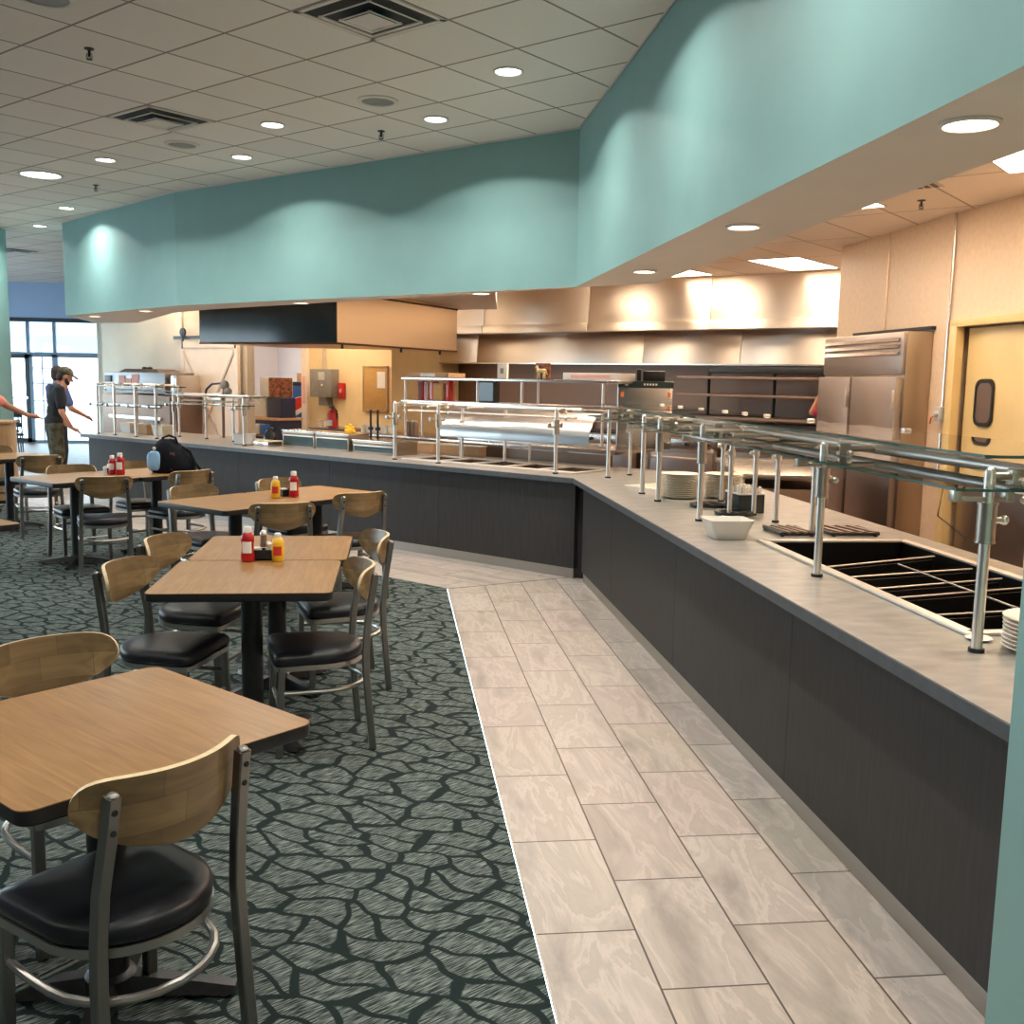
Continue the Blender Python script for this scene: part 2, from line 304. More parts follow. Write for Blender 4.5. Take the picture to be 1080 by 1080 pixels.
# ------------------------------------------------------------------ mesh builder
class MB:
    def __init__(s): s.bm = bmesh.new()
    def _mi(s, faces, mi):
        for f in faces: f.material_index = mi
    def box(s, c, d, rz=0, bev=0.0, mi=0, rot=None):
        r = bmesh.ops.create_cube(s.bm, size=1)
        vs = r['verts']
        mt = Matrix.Translation(c) @ (rot.to_4x4() if rot else Matrix.Rotation(rz, 4, 'Z')) @ Matrix.Diagonal((d[0], d[1], d[2], 1))
        bmesh.ops.transform(s.bm, matrix=mt, verts=vs)
        fs = list({f for v in vs for f in v.link_faces}); s._mi(fs, mi)
        if bev > 0:
            es = list({e for v in vs for e in v.link_edges})
            q = bmesh.ops.bevel(s.bm, geom=es, offset=bev, segments=2, affect='EDGES', profile=.6)
            s._mi(q['faces'], mi)
        return s
    def bx(s, x0, x1, y0, y1, z0, z1, bev=0.0, mi=0):
        return s.box(((x0+x1)/2, (y0+y1)/2, (z0+z1)/2), (abs(x1-x0), abs(y1-y0), abs(z1-z0)), 0, bev, mi)
    def rings(s, rings, mi=0, cap0=True, cap1=True, closed=True):
        L = [[s.bm.verts.new(p) for p in r] for r in rings]
        n = len(L[0])
        for a, b in zip(L[:-1], L[1:]):
            for i in range(n if closed else n-1):
                j = (i+1) % n
                try: s.bm.faces.new((a[i], a[j], b[j], b[i])).material_index = mi
                except ValueError: pass
        if cap0: s.bm.faces.new(list(reversed(L[0]))).material_index = mi
        if cap1: s.bm.faces.new(L[-1]).material_index = mi
        return s
    def frame(s, d):
        d = Vector(d).normalized()
        a = Vector((0, 0, 1)) if abs(d.z) < .95 else Vector((1, 0, 0))
        u = a.cross(d).normalized(); v = d.cross(u).normalized()
        return u, v
    def cyl(s, p0, p1, r0, r1=None, n=14, mi=0):
        r1 = r0 if r1 is None else r1
        p0 = Vector(p0); p1 = Vector(p1); u, v = s.frame(p1-p0)
        rr = []
        for p, r in ((p0, r0), (p1, r1)):
            rr.append([p+u*r*math.cos(2*PI*i/n)+v*r*math.sin(2*PI*i/n) for i in range(n)])
        return s.rings(rr, mi)
    def sweep(s, pts, prof, mi=0, closed=False, up=None):
        """prof: list of (a,b) offsets; a along the side vector, b along the up-ish vector"""
        P = [Vector(p) for p in pts]; n = len(P); rr = []
        for i in range(n):
            if closed: t = P[(i+1) % n]-P[i-1]
            elif i == 0: t = P[1]-P[0]
            elif i == n-1: t = P[-1]-P[-2]
            else: t = (P[i+1]-P[i]).normalized()+(P[i]-P[i-1]).normalized()
            t.normalize()
            if up is not None:
                u = Vector(up).cross(t).normalized(); v = t.cross(u).normalized()
            else: u, v = s.frame(t)
            rr.append([P[i]+u*a+v*b for a, b in prof])
        if closed: rr.append(rr[0][:]); return s.rings(rr, mi, False, False)
        return s.rings(rr, mi)
    def tube(s, pts, r, n=10, mi=0, closed=False, up=None):
        return s.sweep(pts, [(r*math.cos(2*PI*i/n), r*math.sin(2*PI*i/n)) for i in range(n)], mi, closed, up)
    def lathe(s, prof, c=(0, 0, 0), n=24, mi=0, cap0=True, cap1=True, ax='Z'):
        c = Vector(c); rr = []
        for r, z in prof:
            q = []
            for i in range(n):
                a = 2*PI*i/n; x, y = r*math.cos(a), r*math.sin(a)
                if ax == 'Z': q.append(c+Vector((x, y, z)))
                elif ax == 'Y': q.append(c+Vector((x, z, -y)))
                else: q.append(c+Vector((z, x, y)))
            rr.append(q)
        return s.rings(rr, mi, cap0, cap1)
    def prism(s, out, z0, z1, mi=0, mi_side=None):
        a = [s.bm.verts.new((p[0], p[1], z0)) for p in out]; b = [s.bm.verts.new((p[0], p[1], z1)) for p in out]
        n = len(out)
        for i in range(n):
            j = (i+1) % n; s.bm.faces.new((a[i], a[j], b[j], b[i])).material_index = mi if mi_side is None else mi_side
        s.bm.faces.new(list(reversed(a))).material_index = mi; s.bm.faces.new(b).material_index = mi
        return s
    def quad(s, pts, mi=0):
        s.bm.faces.new([s.bm.verts.new(p) for p in pts]).material_index = mi; return s
    def ball(s, c, r, n=12, mi=0, rot=None):
        if not hasattr(r, '__len__'): r = (r, r, r)
        q = bmesh.ops.create_uvsphere(s.bm, u_segments=n, v_segments=max(6, n//2+2), radius=1)
        mt = Matrix.Translation(c) @ (rot.to_4x4() if rot else Matrix.Identity(4)) @ Matrix.Diagonal((r[0], r[1], r[2], 1))
        bmesh.ops.transform(s.bm, matrix=mt, verts=q['verts'])
        s._mi(list({f for v in q['verts'] for f in v.link_faces}), mi); return s
    def capsule(s, p0, p1, r0, r1, n=12, mi=0):
        p0 = Vector(p0); p1 = Vector(p1); d = (p1-p0).normalized(); u, v = s.frame(d); rr = []
        for k in range(4, -1, -1):
            a = k/4*PI/2*.96; rr.append((p0-d*r0*math.sin(a), r0*math.cos(a)))
        for k in range(0, 5):
            a = k/4*PI/2*.96; rr.append((p1+d*r1*math.sin(a), r1*math.cos(a)))
        return s.rings([[p+u*r*math.cos(2*PI*i/n)+v*r*math.sin(2*PI*i/n) for i in range(n)] for p, r in rr], mi)
    def build(s, name, mats, parent=None, ang=35, loc=None, rz=None, norm=True):
        if norm: bmesh.ops.recalc_face_normals(s.bm, faces=s.bm.faces)
        me = bpy.data.meshes.new(name); s.bm.to_mesh(me); s.bm.free()
        for m in (mats if isinstance(mats, (list, tuple)) else [mats]): me.materials.append(m)
        if ang:
            for p in me.polygons: p.use_smooth = True
            try: me.set_sharp_from_angle(angle=math.radians(ang))
            except Exception: pass
        o = bpy.data.objects.new(name, me); COL.objects.link(o)
        if parent is not None: o.parent = parent
        if loc is not None: o.location = loc
        if rz is not None: o.rotation_euler = (0, 0, rz)
        return o

def tag(o, label=None, cat=None, group=None, kind=None):
    if label: o['label'] = label
    if cat: o['category'] = cat
    if group: o['group'] = group
    if kind: o['kind'] = kind
    return o
def thing(name, label, cat, loc=(0, 0, 0), rz=0, group=None):
    o = bpy.data.objects.new(name, None); COL.objects.link(o)
    o.empty_display_size = .1; o.location = loc; o.rotation_euler = (0, 0, rz)
    return tag(o, label, cat, group)
def struct(mb, name, mats, label=None, ang=35, loc=None, rz=None):
    o = mb.build(name, mats, None, ang, loc, rz); tag(o, label, None, None, 'structure'); return o
def copy_tree(o, parent=None):
    c = o.copy(); COL.objects.link(c)
    if parent is not None:
        c.parent = parent; c.matrix_parent_inverse = o.matrix_parent_inverse.copy()
    for ch in list(o.children): copy_tree(ch, c)
    return c
def dup(o, loc, rz, label, group=None):
    c = copy_tree(o); c.location = loc; c.rotation_euler = (0, 0, rz); c['label'] = label
    if group: c['group'] = group
    return c
FARZ = -PI/4
def FL(x, y, z=0.0):            # frame of the angled far counter: x to the right along it, y into the kitchen
    return ((x+y)/R2, (y-x)/R2, z)

H = 1.654
CEIL = 3.635
SOF = 2.40
KC = 3.04

# ------------------------------------------------------------------ camera
def make_camera():
    rt = Vector((0.99319832, -0.1150676, 0.01779147)); up = Vector((-0.00252865, 0.13144958, 0.99131963)); fw = Vector((0.11640746, 0.98462199, -0.13026453))
    cam = bpy.data.cameras.new('camera'); cam.sensor_width = 36; cam.lens = 36*1068/1080; cam.clip_start = .05; cam.clip_end = 300
    o = bpy.data.objects.new('camera', cam); COL.objects.link(o)
    m = Matrix.Identity(4)
    for i in range(3): m[i][0] = rt[i]; m[i][1] = up[i]; m[i][2] = -fw[i]; m[i][3] = (0, 0, H)[i]
    o.matrix_world = m; S.camera = o
make_camera()

# ------------------------------------------------------------------ room shell
XC, YC = .4273, 7.86           # carpet corner
ux, uy = -1/R2, 1/R2           # far direction
def floor():
    bm = bmesh.new(); uvl = bm.loops.layers.uv.new('UVMap')
    # seam runs from carpet corner to counter base corner and beyond
    sx, sy = 2.6-XC, (2.6-XC)*(math.tan(math.radians(22.5)))
    A = (XC, YC); Bp = (2.6, YC+sy)
    def face(pts, fn):
        vs = [bm.verts.new((p[0], p[1], 0)) for p in pts]; f = bm.faces.new(vs)
        for l in f.loops: l[uvl].uv = fn(l.vert.co.x, l.vert.co.y)
    face([(XC, -4), (2.6, -4), Bp, A], lambda x, y: (y-2.5168+61, x-XC+.3068*20))
    n = (1/R2, 1/R2)
    fa = lambda x, y: ((x-XC)*ux+(y-YC)*uy+61.2, (x-XC)*n[0]+(y-YC)*n[1]+.3068*20)
    e = 7.55
    C1 = (XC+ux*e, YC+uy*e); D1 = (C1[0]+n[0]*2.2, C1[1]+n[1]*2.2)
    far = 22
    face([A, Bp, (Bp[0]+ux*far, Bp[1]+uy*far), (A[0]+ux*far, A[1]+uy*far)], fa)
    # beyond the carpet, towards the windows
    face([C1, (A[0]+ux*far, A[1]+uy*far), (-16, 26), (-16, 26-18), (C1[0]-n[0]*9, C1[1]-n[1]*9)], fa)
    me = bpy.data.meshes.new('floor'); bm.to_mesh(me); bm.free(); me.materials.append(M['tile'])
    o = bpy.data.objects.new('floor', me); COL.objects.link(o); tag(o, None, None, None, 'structure')
    # carpet
    mb = MB()
    mb.prism([(-16, -4), (XC-.006, -4), (XC-.006, YC-.003), (C1[0], C1[1]), (C1[0]-n[0]*9, C1[1]-n[1]*9), (-16, C1[1]-n[1]*9)], -.05, .006)
    struct(mb, 'floor_carpet', M['carpet'])
    # thin metal edge strip between the carpet and the tile
    mb = MB(); mb.tube([(XC, -4, .003), (XC, YC, .003), (C1[0], C1[1], .002)], .0035, 6); struct(mb, 'trim_1', M['sleeve'])
    mb = MB(); mb.quad([(2.59, -4, -.004), (9, -4, -.004), (9, 22, -.004), (2.59, 22, -.004)])
    mb.quad([(2.6, YC+sy-.3, -.006), (9, 22, -.006), (-10, 26, -.006), (Bp[0]+ux*far, Bp[1]+uy*far, -.006)])
    struct(mb, 'floor_kitchen', M['quarry'])
    mb = MB(); d = (Vector(Bp)-Vector(A)).normalized()
    mb.box(((A[0]+1.56)/2, YC+(1.56-XC)*math.tan(PI/8)/2, .0008), ((1.56-XC)/math.cos(PI/8), .005, .0016), PI/8); struct(mb, 'trim_2', M['ventdark'])
floor()
mb = MB(); mb.quad([(-16, -4, CEIL), (-16, 27, CEIL), (9, 27, CEIL), (9, -4, CEIL)]); struct(mb, 'ceiling', M['ceiling'])
# kitchen ceiling
mb = MB(); mb.quad([(1.9, -1, KC), (9, -1, KC), (9, 24, KC), (-7, 24, KC), (-5.2, 17.2, KC), (-4.5, 15.6, KC), (-2.6, 12.6, KC), (1.9, 7.9, KC)]); struct(mb, 'ceiling_kitchen', M['kitchen_ceiling'])
# soffit: outer line and inner line
SO = [(1.46, -4), (1.46, 8.22), (-2.40, 11.86), (-4.43, 14.60), (-4.25, 14.95)]
SI = [(1.98, -4), (1.98, 7.72), (-2.16, 12.45), (-2.75, 13.33), (-3.90, 16.30)]
SO2 = [(1.46, -4), (1.46, 8.22), (-2.40, 11.86), (-4.43, 14.60), (-4.60, 16.6)]
mb = MB()
for a, b in zip(SO2[:-1], SO2[1:]):
    mb.quad([(a[0], a[1], SOF), (b[0], b[1], SOF), (b[0], b[1], CEIL), (a[0], a[1], CEIL)])
struct(mb, 'wall_soffit_face', M['teal'], ang=0)
mb = MB()
n = len(SO2)
for i in range(n-1):
    mb.quad([(*SO2[i], SOF), (*SI[i], SOF), (*SI[i+1], SOF), (*SO2[i+1], SOF)])
    mb.quad([(*SI[i], SOF), (*SI[i], CEIL), (*SI[i+1], CEIL), (*SI[i+1], SOF)])
struct(mb, 'ceiling_soffit', M['soffit_white'], ang=0)
mb = MB()     # thin white angle where ceiling meets soffit
mb.tube([(a[0]-.008, a[1]-.004, CEIL-.006) for a in SO2[:4]], .007, 6); struct(mb, 'trim_3', M['trim'])
# teal pillar at the near end of the counter
mb = MB(); mb.bx(1.462, 2.1, 1.4, 2.176, 0, SOF, .004); struct(mb, 'wall_pillar', M['teal'])
# teal column at the far left
mb = MB(); mb.bx(-6.5, -5.51, 15.1, 15.6, 0, CEIL, .004); struct(mb, 'wall_column', M['teal'])
# right kitchen wall, with a recess for the door
mb = MB()
mb.bx(4.5, 4.7, 7.84, 10.05, 0, KC); mb.bx(4.5, 4.7, -4, 6.70, 0, KC); mb.bx(4.5, 4.7, 6.70, 7.84, 2.13, KC); mb.bx(4.7, 6.6, 9.85, 10.05, 0, KC)
struct(mb, 'wall_right', M['peach'], ang=0)
mb = MB()     # panel joints and casing on the right wall
mb.bx(4.492, 4.5, 9.015, 9.03, 2.12, KC); struct(mb, 'trim_4', M['boxsteel'])
mb = MB(); mb.bx(4.46, 4.53, 7.74, 7.84, 0, 2.14, .004); mb.bx(4.46, 4.53, 6.66, 7.84, 2.13, 2.19, .004); struct(mb, 'trim_5', M['yellowdoor'])
mb = MB(); mb.bx(6.5, 6.7, 10.05, 16, 0, KC); struct(mb, 'wall_kitchen_side', M['beige'])
# back kitchen wall behind the hood (frame of the far counter)
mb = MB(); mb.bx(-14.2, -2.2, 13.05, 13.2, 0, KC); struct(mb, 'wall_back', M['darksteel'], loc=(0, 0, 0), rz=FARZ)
mb = MB(); mb.bx(-13.52, -11.50, 11.455, 11.60, 0, KC); mb.bx(-11.62, -11.5, 11.6, 13.05, 0, KC); struct(mb, 'wall_yellow', M['yellowwall'], rz=FARZ)
mb = MB(); mb.bx(-13.61, -13.47, 11.40, 11.47, 0, KC, .004); struct(mb, 'trim_6', M['barn'], rz=FARZ)
mb = MB(); mb.bx(-16.2, -12.16, 9.19, 9.32, 0, KC); mb.bx(-16.2, -16.05, 9.19, 12, 0, KC); struct(mb, 'wall_beige', M['beige'], rz=FARZ)
mb = MB(); mb.bx(-13.88, -13.70, 9.15, 9.19, 0, KC, .004); struct(mb, 'trim_7', M['beige'], rz=FARZ)
mb = MB(); mb.bx(-19, -13.6, 13.5, 13.6, 0, KC); mb.bx(-16.95, -16.85, 12.6, 13.5, 0, KC); struct(mb, 'wall_corridor', M['white_wall'], rz=FARZ)
# unseen walls that close the dining room
mb = MB(); mb.bx(-16, 9, -4.15, -4, 0, CEIL); struct(mb, 'wall_front', M['beige'])
mb = MB(); mb.bx(8.9, 9.05, -4, 27, 0, CEIL); struct(mb, 'wall_outer', M['beige'])
mb = MB()
mb.bx(-12.15, -12, -4, 8, 0, CEIL); mb.bx(-12.15, -12, 8, 24.5, 2.6, CEIL); mb.bx(-12.15, -12, 8, 24.5, 0, .5)
for y in (8, 12.1, 16.2, 20.3, 24.3): mb.bx(-12.15, -12, y, y+.4, .5, 2.6)
struct(mb, 'wall_left', M['bluewall'])
# window wall at the far left
WY = 24.5
mb = MB(); mb.bx(-12.2, -1, WY, WY+.2, 2.80, CEIL); mb.bx(-5.2, -1, WY, WY+.2, 0, 2.80); mb.bx(-12.2, -9.9, WY, WY+.2, 0, 2.8)
struct(mb, 'wall_windows', M['bluewall'])
def window_n(k, x0, x1, z0, z1, heavy=.06):
    mb = MB()
    mb.bx(x0, x1, WY+.02, WY+.12, z1-heavy, z1); mb.bx(x0, x1, WY+.02, WY+.12, z0, z0+heavy)
    mb.bx(x0, x0+heavy, WY+.02, WY+.12, z0, z1); mb.bx(x1-heavy, x1, WY+.02, WY+.12, z0, z1)
    fr = mb.build('window_%d' % k, M['winframe'] if k in (1, 4) else M['midframe']); tag(fr, None, None, None, 'structure')
    g = MB(); g.bx(x0+heavy, x1-heavy, WY+.06, WY+.066, z0+heavy, z1-heavy); g.build('pane', M['window'], fr)
    return fr
f1 = window_n(1, -9.0, -8.28, .0, 2.02, .10)          # dark door leaf frame
mb = MB(); mb.bx(-8.95, -8.33, WY, WY+.05, 1.0, 1.06); mb.build('push_bar', M['chrome'], f1)
f2 = window_n(2, -8.28, -7.72, .0, 2.02)
mb = MB()
for z in (.55, .95, 1.35, 1.7): mb.bx(-8.24, -7.76, WY+.05, WY+.075, z, z+.02)
mb.bx(-8.02, -8.0, WY+.05, WY+.075, .06, 1.96); mb.build('glazing_bars', M['midframe'], f2)
f3 = window_n(3, -7.72, -5.2, .0, 2.02)
f4 = window_n(4, -9.9, -9.0, .0, 2.02, .10)
f5 = window_n(5, -9.9, -5.2, 2.02, 2.80, .05)
mb = MB()
for x in (-9.0, -8.3, -7.72, -6.4): mb.bx(x-.03, x+.03, WY+.03, WY+.11, 2.05, 2.78)
mb.build('mullions', M['midframe'], f5)
mb = MB(); mb.bx(-9.9, -5.2, WY-.02, WY+.02, 2.75, 2.84); struct(mb, 'trim_8', M['winframe'])
# vertical ribbed shade in the upper lights
mb = MB()
for i in range(110):
    x = -9.85+i*.0422; mb.box((x, WY+.16, 2.41), (.036, .004, .70), .35)
bl = mb.build('window_shade', M['blind']); tag(bl, 'pale ribbed vertical shade behind the upper windows at far left', 'window shade')
nt = M['blind'].node_tree; pb = nt.nodes['Principled BSDF']
tr = nt.nodes.new('ShaderNodeBsdfTranslucent'); tr.inputs[0].default_value = (.84, .90, .95, 1)
mxs = nt.nodes.new('ShaderNodeMixShader'); mxs.inputs[0].default_value = .6
out = [x for x in nt.nodes if x.type == 'OUTPUT_MATERIAL'][0]
lk(nt, pb.outputs[0], mxs.inputs[1]); lk(nt, tr.outputs[0], mxs.inputs[2]); lk(nt, mxs.outputs[0], out.inputs[0])
# outside
mb = MB(); mb.quad([(-60, 24.8, -.15), (30, 24.8, -.15), (30, 90, -.15), (-60, 90, -.15)]); mb.quad([(-60, -10, -.15), (-12.3, -10, -.15), (-12.3, 24.8, -.15), (-60, 24.8, -.15)]); struct(mb, 'ground_outside', M['ground'])
def tree(x, y, h, r, label):
    t = thing('tree', label, 'tree', (x, y, -.15), 0, 'trees outside the windows')
    mb = MB(); mb.cyl((0, 0, 0), (0, 0, h*.5), .16, .10, 8); mb.build('trunk', M['trunk'], t)
    mb = MB(); rnd = random.Random(int(x*10)); 
    for i in range(26):
        a = rnd.random()*6.28; q = rnd.random(); z = h*(.35+.65*rnd.random())
        rr = r*(1-.6*abs(z/h-.6))*q
        mb.ball((rr*math.cos(a), rr*math.sin(a), z), (r*.36, r*.36, r*.33), 8)
    mb.build('crown', M['leaf'], t)
tree(-12.6, 52, 4.4, 1.3, 'blue-green tree outside, right of the capped man')
tree(-13.9, 56, 3.2, 1.0, 'low round tree outside, nearest the oven side of the window')
tree(-21.5, 55, 3.0, .9, 'tree outside, behind the dark glazed door')
mb = MB(); mb.bx(-20, 4, 60, 66, -.15, 3.3); mb.bx(-20.5, 4.5, 59.6, 66.4, 3.3, 3.6)
tag(mb.build('building', M['brickout']), 'low pinkish building across the lot outside the windows', 'building')

# ------------------------------------------------------------------ counters
EX = 1.47; CZ = .855
Cc = 9.64
cy = Cc/R2                       # far front edge in the far frame = 6.816
xk = (EX-(Cc-EX))/R2             # corner x in the far frame
FAREND = -12.50
def counters():
    # base, right leg of the counter
    ctr = thing('buffet_counter', 'long bent buffet counter with charcoal front and grey stone-look top', 'counter', (1.6, 6, 0))
    inv = Matrix.Translation((-1.6, -6, 0))
    def add(mb, name, m, p=ctr):
        mb.bm.transform(inv); return mb.build(name, m, p, 30)
    corner = (1.57, Cc-1.57+.04)
    # charcoal panels: one per visible sheet
    ys = [2.18, 3.70, 5.34, 7.0, corner[1]]
    k = math.tan(PI/8)
    for a, b in zip(ys[:-1], ys[1:]):
        mb = MB(); mb.bx(1.545, 1.60, a+.0015, b-.0015, .085, CZ-.045); add(mb, 'front_panel', M['charcoal'])
    mb = MB(); mb.bx(1.60, 2.72, 2.18, 7.85, .0, CZ-.23); mb.bx(1.60, 2.72, 2.18, 2.96, CZ-.23, CZ-.044); mb.bx(1.60, 2.72, 4.96, 7.85, CZ-.23, CZ-.044); mb.bx(2.66, 2.72, 2.96, 4.96, CZ-.23, CZ-.044); mb.bx(1.60, 1.82, 2.96, 4.96, CZ-.23, CZ-.044); add(mb, 'cabinet', M['charcoal'])
    def fbox(x0, x1, y0, y1, z0, z1):
        mb = MB(); mb.bx(x0, x1, y0, y1, z0, z1); mb.bm.transform(Matrix.Rotation(FARZ, 4, 'Z')); return mb
    xf = xk-.03
    fs = [xf, -6.3, -7.8, -9.3, -10.8, FAREND+.06]
    for a, b in zip(fs[:-1], fs[1:]):
        add(fbox(b+.0015, a-.0015, cy+.075, cy+.13, .085, CZ-.045), 'front_panel', M['charcoal'])
    q = fbox(FAREND+.08, xk+.4, cy+.13, cy+1.15, 0, CZ-.16)
    for a in ((FAREND+.08, -6.99, cy+.13, cy+1.15), (-4.91, xk+.4, cy+.13, cy+1.15), (-6.99, -4.91, cy+.13, cy+.26), (-6.99, -4.91, cy+.90, cy+1.15)):
        w_ = fbox(a[0], a[1], a[2], a[3], CZ-.16, CZ-.044); me = bpy.data.meshes.new('t'); w_.bm.to_mesh(me); q.bm.from_mesh(me)
    add(q, 'cabinet', M['charcoal'])
    # metal base
    mb = MB(); prof = [(0, 0), (.012, 0), (.012, .075), (.004, .088), (0, .088)]
    pts = [(1.572, 2.18), (1.572, corner[1]-.02)]
    # right run
    rr = []
    mb.bx(1.556, 1.60, 2.18, corner[1]-.015, 0, .086, .010)
    add(mb, 'kick_plate', M['baseboard'])
    add(fbox(FAREND+.07, xk-.035, cy+.085, cy+.13, 0, .105), 'kick_plate', M['baseboard'])
    # countertop: right leg around the well opening
    wx0, wx1, wy0, wy1 = 1.86, 2.62, 3.02, 4.90
    XB = 2.80
    bc = Cc+1.20*R2               # back line x+y of the far leg
    t0, t1 = CZ-.042, CZ
    mb = MB()
    yb = bc-XB; yk = Cc-EX
    mb.bx(EX, wx0, 2.18, wy1, t0, t1); mb.bx(wx1, XB, 2.18, wy1, t0, t1); mb.bx(wx0, wx1, 2.18, wy0, t0, t1)
    mb.prism([(EX, wy1), (XB, wy1), (XB, yb), (EX, yk)], t0, t1)
    # far leg around hot well openings
    def P(x, y): q = FL(x, y); return (q[0], q[1])
    y0, y1 = cy, cy+1.20
    ox0, ox1 = -6.95, -4.95        # hot well opening
    oy0, oy1 = cy+.30, cy+.86
    mb.prism([P(FAREND, y0), P(ox0, y0), P(ox0, y1), P(FAREND, y1)], t0, t1)
    mb.prism([P(ox0, y0), P(ox1, y0), P(ox1, oy0), P(ox0, oy0)], t0, t1)
    mb.prism([P(ox0, oy1), P(ox1, oy1), P(ox1, y1), P(ox0, y1)], t0, t1)
    kb = ((XB-yb)/R2)
    mb.prism([P(ox1, y0), P(xk, y0), (XB, yb), P(ox1, y1)], t0, t1)
    top = add(mb, 'countertop', M['ctop'])
    mb = MB()
    mb.bx(EX-.004, EX+.004, 2.18, yk, t0-.002, t1-.003)
    q = MB(); q.bx(FAREND-.004, xk, cy-.004, cy+.004, t0-.002, t1-.003); q.bx(FAREND-.004, FAREND+.004, cy, cy+1.2, t0-.002, t1-.003)
    q.bm.transform(Matrix.Rotation(FARZ, 4, 'Z'))
    me = bpy.data.meshes.new('t'); q.bm.to_mesh(me); mb.bm.from_mesh(me)
    mb.bm.transform(inv); e = mb.build('edge_band', M['ctop_edge'], top)
    return (wx0, wx1, wy0, wy1), (ox0, ox1, oy0, oy1)
WELL, HOT = counters()

def cold_well():
    x0, x1, y0, y1 = WELL
    t = thing('cold_food_well', 'black cold food well with bright metal rim in the right counter', 'food well', ((x0+x1)/2, (y0+y1)/2, CZ-.2))
    inv = Matrix.Translation((-(x0+x1)/2, -(y0+y1)/2, -(CZ-.2)))
    def add(mb, name, m, ang=35):
        mb.bm.transform(inv); return mb.build(name, m, t, ang)
    mb = MB(); w = .045
    for a in ((x0-.02, x0+w-.02, y0-.02, y1+.02), (x1-w+.02, x1+.02, y0-.02, y1+.02), (x0, x1, y1-w+.02, y1+.02), (x0, x1, y0-.02, y0+w-.02)):
        mb.bx(a[0], a[1], a[2], a[3], CZ+.001, CZ+.012, .003)
    mb.bx(x0+.03, x0+.037, y0, y1, CZ-.03, CZ+.006); 
    add(mb, 'rim', M['rimsteel'])
    mb = MB()
    zb = CZ-.19
    mb.bx(x0+.004, x0+.02, y0+.004, y1-.004, zb, CZ-.001); mb.bx(x1-.02, x1-.004, y0+.004, y1-.004, zb, CZ-.001)
    mb.bx(x0+.004, x1-.004, y0+.004, y0+.02, zb, CZ-.001); mb.bx(x0+.004, x1-.004, y1-.02, y1-.004, zb, CZ-.001)
    mb.bx(x0+.004, x1-.004, y0+.004, y1-.004, zb-.01, zb)
    add(mb, 'basin', M['well'])
    for i, y in enumerate((3.34, 3.62, 3.79, 4.03, 4.26)):
        k = (.16, .27, .29, .27, .40)[i]
        mb = MB(); mb.cyl((x0+.03, y, CZ-.012), (x1-.03, y+k*(x1-x0-.06), CZ-.012), .0038, n=8); add(mb, 'divider_bar', M['rimsteel'])
        mb = MB(); mb.box(((x0+x1)/2, y+k*(x1-x0)/2, CZ-.105), ((x1-x0-.07)*math.sqrt(1+k*k), .006, .15), math.atan(k)); add(mb, 'partition', M['well'])
    mb = MB()
    for i in range(7): mb.bx(x1-.32+i*.04, x1-.305+i*.04, y0+.06, y0+.32, CZ-.16, CZ-.145)
    mb.bx(x1-.34, x1-.04, y0+.05, y0+.06, CZ-.16, CZ-.145); mb.bx(x1-.34, x1-.04, y0+.32, y0+.33, CZ-.16, CZ-.145)
    add(mb, 'drain_grate', M['iron'])
    mb = MB(); mb.tube([(x0+.42, y0+.1, CZ-.004), (x0+.42, 4.3, CZ-.004)], .004, 6); add(mb, 'center_rod', M['chrome'])
cold_well()
def hot_well():
    x0, x1, y0, y1 = HOT
    t = thing('hot_food_well', 'steel hot food well with dark open pans in the far counter', 'food well', FL((x0+x1)/2, (y0+y1)/2, CZ-.2), FARZ)
    cx, cyy = (x0+x1)/2, (y0+y1)/2
    inv = Matrix.Translation((-cx, -cyy, -(CZ-.2)))
    def add(mb, name, m):
        mb.bm.transform(inv); return mb.build(name, m, t)
    mb = MB(); w = .06
    mb.bx(x0-.03, x1+.03, y0-.03, y0+w, CZ+.001, CZ+.014, .003); mb.bx(x0-.03, x1+.03, y1-w, y1+.03, CZ+.001, CZ+.014, .003)
    n = 5; L = (x1-x0)/n
    for i in range(n+1):
        x = x0+i*L; mb.bx(x-.03, x+.03, y0+w, y1-w, CZ+.001, CZ+.013, .003)
    add(mb, 'rim', M['rimsteel'])
    for i in range(n):
        mb = MB(); a, b = x0+i*L+.03, x0+(i+1)*L-.03; c, d = y0+w, y1-w; z = CZ-.13
        mb.bx(a, a+.006, c, d, z, CZ); mb.bx(b-.006, b, c, d, z, CZ); mb.bx(a, b, c, c+.006, z, CZ); mb.bx(a, b, d-.006, d, z, CZ); mb.bx(a, b, c, d, z-.006, z)
        add(mb, 'pan', M['darksteel'] if i % 2 else M['steel'])
hot_well()

